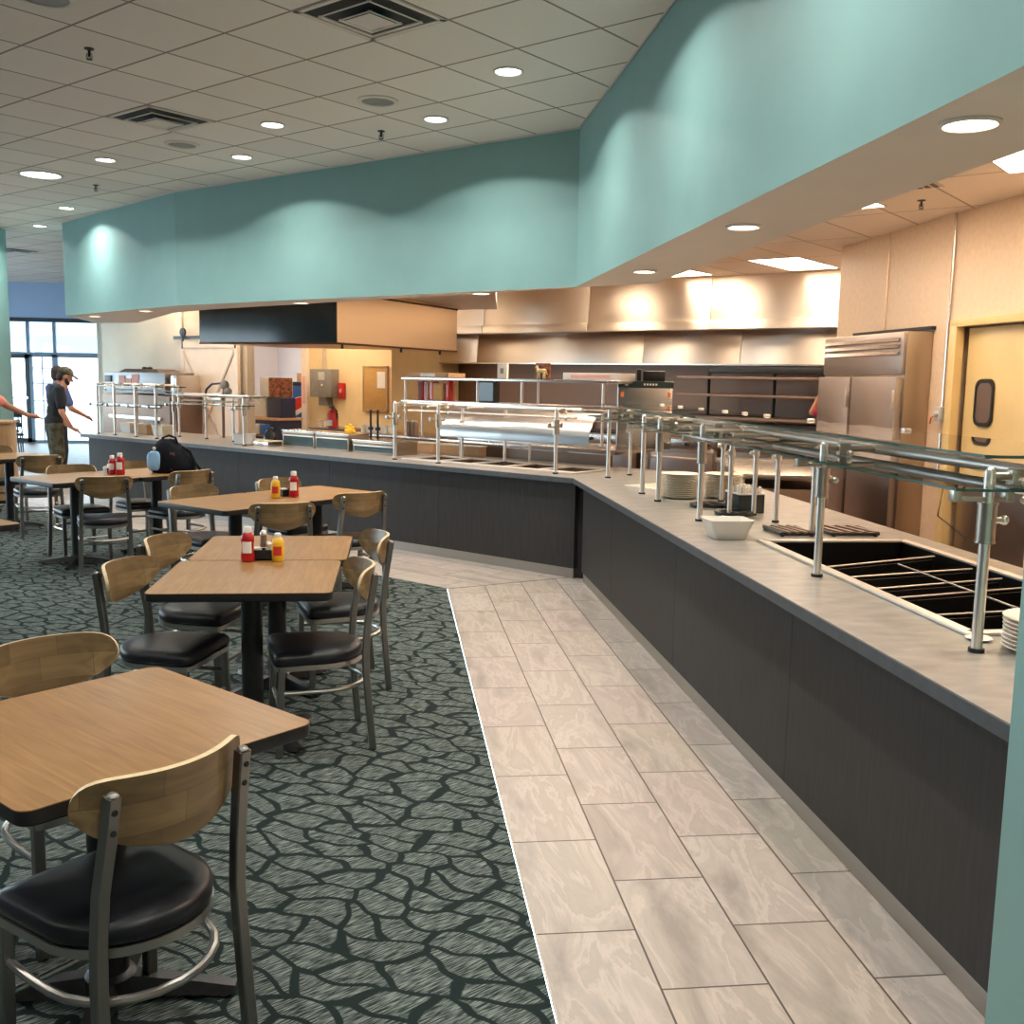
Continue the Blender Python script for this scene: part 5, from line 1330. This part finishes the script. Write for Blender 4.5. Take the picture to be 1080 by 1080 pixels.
t = thing('crate_rack', 'low dark rack carrying crates in the corridor opening', 'rack', FL(-13.5, 10.36, 0), FARZ)
mb = MB(); mb.bx(-.42, .42, -.07, .07, .66, .699, .004); mb.build('shelf', M['darksteel'], t)
for x in (-.38, .38):
    mb = MB(); mb.bx(x-.02, x+.02, -.06, .06, 0, .66); mb.build('leg', M['darksteel'], t)
# yellow wall furniture
def wallbits():
    t = thing('electrical_box', 'grey electrical control box mounted on the yellow wall', 'control box', FL(-12.98, 11.40, 1.52), FARZ)
    mb = MB(); mb.bx(-.26, .26, -.13, .052, -.22, .24, .008); mb.build('body', M['grey'], t)
    mb = MB(); mb.bx(-.04, .11, -.14, -.13, .06, .19, .004); mb.build('screen', M['lightgrey'], t)
    mb = MB(); mb.bx(-.10, .10, -.08, .052, -.36, -.22, .006); mb.build('lower_box', M['grey'], t)
    for x in (-.06, .0): 
        mb = MB(); mb.cyl((x, -.02, .24), (x+.01, -.02, 1.5), .01, n=8); mb.build('conduit', M['chrome'], t)
    mb = MB(); mb.cyl((.06, -.14, -.02), (.06, -.152, -.02), .02, n=10); mb.build('button', M['whiteplastic'], t)
    t = thing('fire_alarm', 'small red wall box right of the grey control box', 'alarm', FL(-12.62, 11.45, 1.40), FARZ)
    mb = MB(); mb.bx(-.07, .07, -.06, .0, -.12, .14, .02); mb.build('body', M['redpaint'], t)
    mb = MB(); mb.bx(-.03, .03, -.066, -.06, -.02, .04); mb.build('plate', M['pinkpaper'], t)
    t = thing('red_notice', 'narrow red and white notice strip on the pale wall post', 'notice', FL(-13.54, 11.395, 1.42), FARZ)
    mb = MB(); mb.bx(-.04, .04, -.004, 0, -.24, .22); mb.build('sheet', M['pinkpaper'], t)
    t = thing('cork_board', 'cork notice board hanging on the yellow wall', 'notice board', FL(-11.83, 11.45, 1.45), FARZ)
    mb = MB(); mb.bx(-.26, .24, -.03, 0, -.32, .34, .004); mb.build('board', M['cork'], t)
    mb = MB(); mb.bx(-.29, .27, -.036, 0, -.36, -.32, .003); mb.bx(-.29, .27, -.036, 0, .34, .37, .003); mb.bx(-.29, -.26, -.036, 0, -.36, .37, .003); mb.bx(.24, .27, -.036, 0, -.36, .37, .003); mb.build('frame', M['tanwood'], t)
    p = thing('paper_sheet', 'white paper sheet pinned to the cork board', 'paper', FL(-11.69, 11.413, 1.60), FARZ)
    mb = MB(); mb.bx(-.09, .09, -.004, 0, -.13, .13); mb.build('sheet', M['paper'], p)
wallbits()
def extinguisher():
    s = thing('steel_side_shelf', 'small steel side table holding the red extinguisher', 'table', FL(-9.75, 8.85, 0), FARZ)
    mb = MB(); mb.bx(-.42, .50, -.22, .22, .95, .99, .004); mb.build('top', M['brownleather'], s)
    for x in (-.38, .46):
        for y in (-.18, .18):
            mb = MB(); mb.cyl((x, y, 0), (x, y, .95), .018, n=8); mb.build('leg', M['chrome'], s)
    t = thing('fire_extinguisher', 'red fire extinguisher with white label in front of the yellow wall', 'fire extinguisher', FL(-9.90, 8.80, .99), FARZ)
    mb = MB(); mb.lathe([(.06, 0), (.072, .008), (.072, .18), (.05, .215), (.022, .23), (.022, .245)], n=20); mb.build('cylinder', M['redpaint'], t, 50)
    mb = MB(); mb.bx(-.05, .03, -.016, .016, .25, .27, .004); mb.bx(-.05, .02, -.014, .014, .275, .285, .004); mb.cyl((0, 0, .24), (0, 0, .28), .014, n=8); mb.build('valve', M['black'], t)
    mb = MB(); mb.tube([(.02, 0, .26), (.08, 0, .22), (.09, 0, .12)], .009, 6); mb.build('hose', M['black'], t)
    pts = [[(.0735*math.sin(a), -.0735*math.cos(a), z) for a in [(-.8+.2*i) for i in range(9)]] for z in (.03, .10)]
    mb = MB(); mb.rings(pts, 0, False, False, False); mb.build('label', M['paper'], t)
    w = thing('wire_basket', 'small wire basket left of the fire extinguisher', 'basket', FL(-10.08, 8.82, .99), FARZ)
    mb = MB(); mb.tube([(.09*math.cos(a), .09*math.sin(a), .09) for a in [2*PI*i/16 for i in range(16)]], .006, 6, closed=True)
    for i in range(8):
        a = PI*i/4; mb.tube([(.09*math.cos(a), .09*math.sin(a), .09), (.06*math.cos(a), .06*math.sin(a), .0)], .004, 4)
    mb.build('wires', M['chrome'], w)
extinguisher()
# hanging box hood with dark left face
def hanging_box():
    P1 = Vector((-2.39, 13.2)); P2 = Vector((-.655, 12.15)); 
    d1 = (P1-P2); d2 = Vector((-d1.y, d1.x)).normalized()*-1
    P3 = P2+d2*3.0; P4 = P1+d2*1.6
    z0, z1 = 2.03, 2.62
    t = thing('hanging_box_hood', 'box hood hanging from the ceiling, dark glossy left face and pale steel right face', 'hood', (P2.x, P2.y, z0))
    o = (P2.x, P2.y, z0)
    def L(p, z): return (p.x-o[0], p.y-o[1], z-z0)
    mb = MB(); c = [P1, P2, P3, P4]
    cen = sum(c, Vector((0, 0)))/4
    mb.rings([[L(p, z0) for p in c], [L(p, z1) for p in c]]); mb.build('body', M['boxsteel'], t, 20)
    nrm = Vector((d1.y, -d1.x)).normalized()
    if (cen-P2).dot(nrm) > 0: nrm = -nrm
    a, b = P1+nrm*.03, P2+nrm*.03
    a2, b2 = P1+nrm*.002, P2+nrm*.002
    mb = MB(); mb.rings([[L(a2, z0-.005), L(b2, z0-.005), L(b, z0-.005), L(a, z0-.005)], [L(a2, z1), L(b2, z1), L(b, z1), L(a, z1)]]); mb.build('dark_panel', M['darkgrey'], t, 20)
    mb = MB(); mb.tube([L(a, z0), L(b, z0), L(P3, z0)], .014, 6); mb.build('bottom_trim', M['brownleather'], t)
    mb = MB(); mb.tube([L(a, z1), L(b, z1), L(P3, z1)], .014, 6); mb.build('top_trim', M['brownleather'], t)
    mb = MB()
    for q in (P1*.7+P3*.3, P1*.3+P3*.7): mb.cyl(L(q, z1), L(q, KC-.002), .012, n=8)
    mb.build('hanger_rods', M['darksteel'], t)
    for f in (.0, .45, .8):
        q = P2+d2*(3.0*f+.1); mb = MB(); mb.cyl(L(q, z0), L(q, z0-.06), .016, n=8); mb.build('nozzle', M['black'], t)
hanging_box()
mb = MB(); mb.prism([(1.02, 10.6), (1.50, 14.98), (.90, 15.4), (-.2, 12.3)], 2.66, KC-.001); struct(mb, 'wall_bulkhead', M['whiteplastic'], ang=10)

# ------------------------------------------------------------------ ceiling fittings and lights
LK = 1.0
def spot(name, loc, col, power, angle=143, blend=.06, rad=.04, expo=1.9):
    l = bpy.data.lights.new(name, 'SPOT'); l.energy = power; l.color = col; l.spot_size = math.radians(angle); l.spot_blend = blend; l.shadow_soft_size = rad
    l.use_nodes = True; nt = l.node_tree
    em = [n for n in nt.nodes if n.type == 'EMISSION'][0]
    tc = nt.nodes.new('ShaderNodeTexCoord'); sp = nt.nodes.new('ShaderNodeSeparateXYZ'); ab = nt.nodes.new('ShaderNodeMath'); ab.operation = 'ABSOLUTE'
    pw = nt.nodes.new('ShaderNodeMath'); pw.operation = 'POWER'; pw.inputs[1].default_value = expo
    lk(nt, tc.outputs['Normal'], sp.inputs[0]); lk(nt, sp.outputs[2], ab.inputs[0]); lk(nt, ab.outputs[0], pw.inputs[0]); lk(nt, pw.outputs[0], em.inputs['Strength'])
    o = bpy.data.objects.new(name, l); COL.objects.link(o); o.location = loc; return o
CAN_W = 119*LK; SOF_W = 66*LK
can0 = None
def can(x, y, z, label, group, warm=False, r=.086, power=None, lit=True):
    t = thing('recessed_light', label, 'ceiling light', (x, y, z), 0, group)
    mb = MB(); mb.lathe([(r*1.16, -.001), (r*1.16, -.006), (r*1.02, -.012), (r*.97, -.004), (r*.97, -.001)], n=28, cap0=False, cap1=False); mb.build('trim_ring', M['trim'], t, 50)
    mb = MB(); mb.lathe([(r*.97, -.004), (r*.5, -.003), (.001, -.0025)], n=28, cap0=False, cap1=False); mb.build('lens', M['lens_warm' if warm else 'lens_cool'] if lit else M['dish'], t)
    if lit:
        s = spot('recessed_lamp', (0, 0, -.035), (1.0, .74, .58) if warm else (1.0, .955, .87), power or (SOF_W if warm else CAN_W), 150 if warm else 143, .3 if warm else .06, .04, 1.3 if warm else 1.65)
        s.parent = t
    return t
G1 = 'recessed lights in the dining ceiling'
cans = [
 (.733, 6.843, 'round recessed ceiling light nearest the right-hand teal soffit'),
 (.317, 8.158, 'round recessed ceiling light near the inside corner, before the long soffit'),
 (-.965, 8.583, 'round recessed ceiling light left of the ceiling speaker, above the second row tables'),
 (-1.39, 9.87, 'round recessed ceiling light close to the middle of the long teal soffit'),
 (-2.701, 10.26, 'round recessed ceiling light left of the square vent, beside a sprinkler'),
 (-3.983, 13.319, 'round recessed ceiling light at the left end of the teal soffit'),
 (-4.855, 15.029, 'small far recessed light beyond the left soffit end'),
]
for x, y, l in cans: can(x, y, CEIL, l, G1)
can(-3.578, 11.17, CEIL, 'wide recessed ceiling light with bluish lens at the left', G1, r=.19)
# more of the same fittings, unseen, most added to light the foreground
for x, y in [(.75, 5.05), (.75, 3.2), (.75, 1.3), (.75, -.6), (-1.6, 4.4), (-1.6, 1.8), (-1.6, -.8), (-4.2, 7.6), (-4.2, 4.6), (-4.2, 1.4), (-6.6, 10.6), (-6.8, 6.5), (-7, 2.5), (-7.2, 14.5), (-8.6, 18.5)]:
    can(x, y, CEIL, 'unseen recessed ceiling light overhead, outside the picture', G1)
G2 = 'warm recessed lights under the soffit'
for x, y, l in [(1.575+.05, 2.828, 'warm soffit downlight nearest us, above the near end of the right counter'), (1.66, 4.822, 'warm soffit downlight second along the right counter'), (1.695, 6.895, 'warm soffit downlight above the plate stacks'),
               (.76, 9.05, 'warm soffit downlight just left of the bend'), (-2.99, 12.93, 'warm soffit downlight at the left end, above the oven'), (-4.02, 14.5, 'warm soffit downlight farthest left, at the soffit tip'), (-.95, 10.85, 'warm soffit downlight in front of the hanging box hood')]:
    can(x, y, SOF, l, G2, True, .073)
# kitchen panel lights, in the 45 degree grid
def panel(cx, cyy, label):
    t = thing('panel_light', label, 'ceiling light', (cx, cyy, KC), Q(45), 'panel lights in the kitchen ceiling')
    mb = MB(); w, d = .60, .295
    mb.bx(-w, w, -d, d, -.006, -.002); mb.build('diffuser', M['panel_light'], t)
    mb = MB(); mb.bx(-w-.012, w+.012, -d-.012, -d, -.010, -.001); mb.bx(-w-.012, w+.012, d, d+.012, -.010, -.001); mb.bx(-w-.012, -w, -d, d, -.010, -.001); mb.bx(w, w+.012, -d, d, -.010, -.001); mb.build('frame', M['trim'], t)
panel(4.62, 11.58, 'bright panel light near the hood at the right wall corner')
panel(3.15, 7.50, 'bright panel light whose corner shows past the soffit')
panel(3.74, 5.74, 'bright panel light at the right edge above the yellow door')
panel(3.45, 12.75, 'bright panel light showing as a sliver over the hood middle')
panel(1.75, 10.3, 'panel light behind the soffit bend, over the work table')
panel(2.75, 11.0, 'panel light behind the soffit bend, right of the work table')
panel(1.9, 13.6, 'panel light close to the hood, behind the overshelf')
panel(-2.3, 14.7, 'panel light in the corridor beyond the barn door')
panel(-1.13, 16.27, 'unseen panel light added to brighten the yellow wall, behind the hanging box')  # added out of sight to brighten the yellow wall
panel(-3.89, 15.63, 'unseen panel light added above the oven to brighten the beige wall')  # hidden by the soffit, added to lift the beige wall
panel(-1.9, 19.2, 'unseen panel light added above the soda machine to brighten the corridor wall')  # extra unseen lamp, put in to lighten the corridor wall
panel(3.2, 3.2, 'panel light over the near kitchen end, outside the picture')
panel(-3.6, 17.9, 'panel light over the corridor machines')
def tile_c(i, j):
    u = Vector((math.cos(GA), math.sin(GA))); v = Vector((-math.sin(GA), math.cos(GA)))
    p = Vector((-.5627, 5.976))-u*(j*.61)+v*(i*.61); return p.x, p.y
def vent(x, y, label, z=CEIL, rz=GA):
    t = thing('air_diffuser', label, 'air vent', (x, y, z), rz, 'square air diffusers')
    mb = MB()
    for s, zz, w in ((.295, -.004, .03), (.205, -.022, .018), (.125, -.034, .016)):
        for a in range(4):
            mb.box((math.cos(a*PI/2)*(s-w/2), math.sin(a*PI/2)*(s-w/2), zz), (w, 2*s, .006), a*PI/2, 0, 0, (Matrix.Rotation(a*PI/2, 3, 'Z') @ Matrix.Rotation(.35 if s < .29 else 0, 3, 'Y')))
    mb.build('louvre_rings', M['ventwhite'], t, 20)
    mb = MB(); mb.rings([[(.10*a, .10*b, -.036) for a, b in ((-1, -1), (1, -1), (1, 1), (-1, 1))], [(.012*a, .012*b, -.016) for a, b in ((-1, -1), (1, -1), (1, 1), (-1, 1))]]); mb.build('core', M['ventwhite'], t, 10)
    mb = MB(); mb.bx(-.28, .28, -.28, .28, -.002, -.0015); mb.build('throat', M['ventdark'], t)
vent(*tile_c(.5, -.5), 'large square ceiling air diffuser at the top of the picture')
vent(*tile_c(1.5, 4.5), 'square ceiling air diffuser left, beside the flat speaker')
vent(-6.25, 18.2, 'far dark air diffuser above the far windows, nearer one')
vent(-8.5, 23.0, 'farthest dark air diffuser, just over the window wall')
def speaker(x, y, label, r=.12):
    t = thing('ceiling_speaker', label, 'speaker', (x, y, CEIL), 0, 'round ceiling speakers')
    mb = MB(); mb.lathe([(r*1.25, -.001), (r*1.25, -.008), (r, -.014), (r*.96, -.006)], n=30, cap0=False, cap1=False); mb.build('ring', M['ventwhite'], t, 50)
    mb = MB(); mb.lathe([(r*.97, -.007), (.001, -.010)], n=30, cap0=False, cap1=False); mb.build('grille', M['grey'], t)
speaker(-.119, 7.722, 'round ceiling speaker in the middle of the ceiling')
speaker(-1.84, 9.458, 'round ceiling speaker right next to the left square diffuser')
speaker(-1.86, 5.98, 'round ceiling speaker cut by the top edge of the picture', .13)
def sprinkler(x, y, z, label):
    t = thing('sprinkler_head', label, 'sprinkler', (x, y, z), 0, 'fire sprinklers')
    mb = MB(); mb.lathe([(.03, -.001), (.03, -.006), (.01, -.01)], n=14); mb.build('escutcheon', M['black'], t)
    mb = MB(); mb.cyl((0, 0, -.008), (0, 0, -.05), .009, n=8); mb.tube([(-.014, 0, -.03), (-.018, 0, -.05), (0, 0, -.065), (.018, 0, -.05), (.014, 0, -.03)], .003, 5); mb.build('frame', M['black'], t)
    mb = MB(); mb.cyl((0, 0, -.064), (0, 0, -.067), .02, n=12); mb.build('deflector', M['black'], t)
sprinkler(-1.877, 6.847, CEIL, 'black fire sprinkler at the upper left of the ceiling')
sprinkler(-.106, 8.638, CEIL, 'black fire sprinkler in front of the ceiling speaker, near the soffit')
sprinkler(-3.174, 11.653, CEIL, 'black fire sprinkler near the left soffit end')
sprinkler(3.933, 7.44, KC, 'fire sprinkler in the peach kitchen ceiling')
t = thing('kitchen_vent', 'slotted vent in the kitchen ceiling beside the sprinkler', 'air vent', (3.60, 6.90, KC), Q(45))
mb = MB(); mb.bx(-.15, .15, -.15, .15, -.004, -.001); mb.build('frame', M['trim'], t)
mb = MB()
for i in range(5): mb.bx(-.13, .13, -.12+i*.055, -.085+i*.055, -.007, -.0045)
mb.build('slots', M['brownleather'], t)

# ------------------------------------------------------------------ people
def fused(mb, name, m, parent, vox=.010, smooth=2):
    me = bpy.data.meshes.new('tmp'); mb.bm.to_mesh(me); mb.bm.free()
    o = bpy.data.objects.new('tmp', me); COL.objects.link(o)
    r = o.modifiers.new('r', 'REMESH'); r.mode = 'VOXEL'; r.voxel_size = vox; r.use_smooth_shade = True
    s = o.modifiers.new('s', 'SMOOTH'); s.iterations = smooth; s.factor = .5
    dg = bpy.context.evaluated_depsgraph_get()
    nm = bpy.data.meshes.new_from_object(o.evaluated_get(dg)); nm.name = name
    bpy.data.objects.remove(o)
    nm.materials.clear(); nm.materials.append(m)
    for p in nm.polygons: p.use_smooth = True
    q = bpy.data.objects.new(name, nm); COL.objects.link(q); q.parent = parent
    return q
def hand(mb, w, d, side, curl=.35, palm=(0, 0, -1)):
    """five fingers from wrist w along d"""
    d = Vector(d).normalized(); n = Vector(palm); n = (n-d*n.dot(d)).normalized(); s = d.cross(n).normalized()*side
    w = Vector(w)
    mb.capsule(w, w+d*.075, .024, .030, 10)
    mb.capsule(w+d*.03+s*.018, w+d*.075+s*.024, .018, .016, 8); mb.capsule(w+d*.03-s*.018, w+d*.075-s*.024, .018, .016, 8)
    for k, (off, L) in enumerate(((.030, .060), (.011, .072), (-.010, .068), (-.030, .052))):
        b = w+d*.085+s*off; m1 = b+(d+n*curl*.6).normalized()*L*.5; e = m1+(d+n*curl*1.8).normalized()*L*.5
        mb.capsule(b, m1, .0105, .0095, 8); mb.capsule(m1, e, .0095, .0075, 8)
    b = w+d*.03+s*.030; m1 = b+(d*.6+s*.8).normalized()*.035; e = m1+(d+s*.25+n*.3).normalized()*.032
    mb.capsule(b, m1, .013, .011, 8); mb.capsule(m1, e, .011, .008, 8)
def person(label, loc, rz, J, skin, shirt, pants, shoes, hair=None, cap=None, beard=None, look=0.0, short=False, tilt=0.0, apron=None):
    t = thing('person', label, 'person', loc, rz)
    hip, chest, neck = Vector(J['hip']), Vector(J['chest']), Vector(J['neck']); head = Vector(J['head'])
    Rm = Matrix.Rotation(look, 3, 'Z') @ Matrix.Rotation(-tilt, 3, 'X')
    hv = lambda x, y, z: head+Rm @ Vector((x, y, z))
    b = MB()
    b.ball(hip, (.155, .105, .12)); b.ball((hip+chest)/2, (.145, .10, .17)); b.ball(chest, (.175, .115, .17)); b.capsule(neck-Vector((0, 0, .06)), head-Vector((0, 0, .06)), .058, .052)
    # head with face
    b.ball(hv(0, -.008, .02), (.074, .092, .098), 16, 0, Rm); b.ball(hv(0, .030, -.045), (.056, .058, .065), 14, 0, Rm)
    b.capsule(hv(0, .082, .012), hv(0, .106, -.022), .011, .015, 8); b.capsule(hv(-.022, .080, -.058), hv(.022, .080, -.058), .010, .010, 8); b.capsule(hv(-.022, .078, -.072), hv(.022, .078, -.072), .010, .010, 8)
    b.capsule(hv(-.045, .074, .028), hv(.045, .074, .028), .010, .010, 8)
    for s in (-1, 1): b.ball(hv(s*.076, -.005, -.005), (.012, .022, .034), 8, 0, Rm)
    sh, pn = MB(), MB()
    sh.ball(hip+Vector((0, 0, .05)), (.168, .12, .12)); sh.ball((hip+chest)/2, (.160, .115, .17)); sh.ball(chest, (.188, .128, .16)); sh.capsule(chest+Vector((0, 0, .1)), neck-Vector((0, 0, .035)), .10, .068)
    pn.ball(hip, (.165, .118, .12))
    for s, k in ((-1, 'l'), (1, 'r')):
        S_, E_, W_ = Vector(J['sh'+k]), Vector(J['el'+k]), Vector(J['wr'+k])
        b.capsule(chest+Vector((s*.10, 0, .10)), S_, .07, .058); b.capsule(S_, E_, .052, .040); b.capsule(E_, W_, .040, .027)
        hand(b, W_, J.get('hd'+k, W_-E_), -s)
        sh.capsule(chest+Vector((s*.08, 0, .09)), S_, .085, .072); sh.capsule(S_, S_+(E_-S_)*.72, .068, .064)
        Hj, K_, A_ = hip+Vector((s*.09, 0, -.03)), Vector(J['kn'+k]), Vector(J['an'+k])
        b.capsule(Hj, K_, .085, .058); b.capsule(K_, A_, .056, .036)
        b.capsule(K_+(A_-K_)*.25-Vector((0, .018, 0)), K_+(A_-K_)*.55, .052, .040); b.capsule(A_, A_+Vector((0, .14, -.055)), .036, .030)
        pn.capsule(Hj, K_, .100, .080 if short else .072)
        if not short: pn.capsule(K_, A_+Vector((0, 0, .02)), .070, .056)
        fz = A_.z-.08
        f = MB(); f.rings([[(A_.x+.045*a*w, A_.y+y, fz+z) for a, z in ((-1, 0), (1, 0), (.9, h), (-.9, h))] for y, w, h in ((-.075, .7, .075), (-.04, 1, .10), (.05, 1, .085), (.14, 1, .055), (.19, .7, .035))])
        f.build('shoe', shoes, t, 50)
    body = fused(b, 'body', skin, t, .0075, 2)
    fused(sh, 'shirt', shirt, t, .012, 3); fused(pn, 'shorts' if short else 'trousers', pants, t, .012, 3)
    for s in (-1, 1):
        e = MB(); e.ball(hv(s*.030, .076, .012), (.011, .008, .008), 8, 0, Rm); e.build('eye', M['eye'], t)
    if hair:
        h = MB(); h.ball(hv(0, -.022, .040), (.081, .090, .092), 16, 0, Rm); h.ball(hv(0, -.055, -.02), (.068, .055, .07), 12, 0, Rm); fused(h, 'hair', hair, t, .010, 2)
    if cap:
        c = MB(); rr = []
        for k in range(7):
            a = k/6*PI/2*.97; rr.append([tuple(hv(.086*math.cos(a)*math.cos(q), -.01+.102*math.cos(a)*math.sin(q), .045+.085*math.sin(a))) for q in [2*PI*i/24 for i in range(24)]])
        c.rings(rr); cp = c.build('cap', cap, t, 60)
        c = MB(); rr = []
        for y, w, z in ((.07, .078, .052), (.11, .070, .050), (.15, .050, .040), (.168, .024, .034)):
            rr.append([tuple(hv(x, y, z+dz)) for x, dz in ((-w, 0), (0, .012), (w, 0), (w, -.006), (0, .006), (-w, -.006))])
        c.rings(rr); c.build('brim', cap, cp, 60)
    if beard:
        c = MB(); c.ball(hv(0, .040, -.070), (.058, .055, .050), 12, 0, Rm); c.capsule(hv(-.066, .01, -.03), hv(-.04, .05, -.075), .018, .022); c.capsule(hv(.066, .01, -.03), hv(.04, .05, -.075), .018, .022); fused(c, 'beard', beard, t, .009, 2)
    if apron:
        c = MB(); c.ball(hip+Vector((0, .055, .0)), (.16, .09, .28)); c.ball(chest+Vector((0, .04, -.05)), (.13, .10, .17)); fused(c, 'apron', apron, t, .012, 2)
    return t
base = dict(hip=(0, 0, .93), chest=(0, .01, 1.27), neck=(0, .02, 1.46), head=(0, .05, 1.60),
            shl=(-.19, .0, 1.40), ell=(-.24, .03, 1.11), wrl=(-.23, .20, .93), shr=(.19, .0, 1.40), elr=(.24, .03, 1.11), wrr=(.23, .20, .93),
            knl=(-.10, .03, .50), anl=(-.10, -.02, .08), knr=(.10, .03, .50), anr=(.10, -.02, .08))
def J(**k): d = dict(base); d.update(k); return d
# man in cap, standing at the end of the counter, looking down at it
person('man in black tee, camouflage shorts and cap looking down at the counter end', (-4.56, 14.35, 0), Q(-62),
       J(chest=(0, .05, 1.27), neck=(0, .10, 1.45), head=(0, .165, 1.58), shl=(-.19, .05, 1.40), ell=(-.24, .06, 1.12), wrl=(-.20, .19, .92), shr=(.19, .05, 1.40), elr=(.23, .06, 1.11), wrr=(.20, .18, .90), hdl=(.1, .9, -.5), hdr=(-.1, .9, -.5)),
       M['skin'], M['tee'], M['camo'], M['shoe'], M['hair'], M['camo'], M['hair'], tilt=.45, short=True)
person('person in blue standing behind the man in the cap', (-4.83, 15.35, 0), Q(-50),
       J(shr=(.19, .02, 1.40), elr=(.25, .10, 1.12), wrr=(.22, .30, 1.02)), M['skinb'], M['bluecloth'], M['darkcloth'], M['shoe'], M['hair'])
person('person in salmon shirt reaching out an arm at the left edge', (-4.70, 12.25, 0), Q(-75),
       J(shl=(-.19, .05, 1.40), ell=(-.17, .27, 1.24), wrl=(-.10, .50, 1.13), hdl=(.05, .95, -.12), elr=(.25, -.06, 1.12), wrr=(.24, -.02, .87)), M['skinb'], M['pink'], M['darkcloth'], M['black'], M['hair'])
person('kitchen worker half hidden behind the fridge, bare elbow and magenta top showing', (5.06, 10.95, 0), Q(150),
       J(shl=(-.19, .0, 1.40), ell=(-.30, .03, 1.36), wrl=(-.20, .14, 1.58), shr=(.19, .0, 1.40), elr=(.36, .0, 1.34), wrr=(.24, .12, 1.60), hdr=(-.1, .1, 1)), M['skin'], M['magenta'], M['darkcloth'], M['black'], M['hair'])

# ------------------------------------------------------------------ world, daylight
w = bpy.data.worlds.new('world'); S.world = w; w.use_nodes = True
nt = w.node_tree; bg = nt.nodes['Background']
bg.inputs[0].default_value = (.68, .88, 1.0, 1); bg.inputs[1].default_value = 10.0      # bright overcast sky
def portal(loc, rot, sx, sy):
    l = bpy.data.lights.new('window_portal', 'AREA'); l.shape = 'RECTANGLE'; l.size = sx; l.size_y = sy; l.cycles.is_portal = True
    o = bpy.data.objects.new('window_portal', l); COL.objects.link(o); o.location = loc; o.rotation_euler = rot
portal((-7.5, WY+.25, 1.4), (Q(-90), 0, 0), 4.8, 2.8)
portal((-12.2, 16.3, 1.55), (0, Q(-90), 0), 2.1, 16.5)

S.view_settings.view_transform = 'Standard'; S.view_settings.look = 'None'; S.view_settings.gamma = 1; S.view_settings.exposure = 0.0
S.view_settings.use_curve_mapping = False
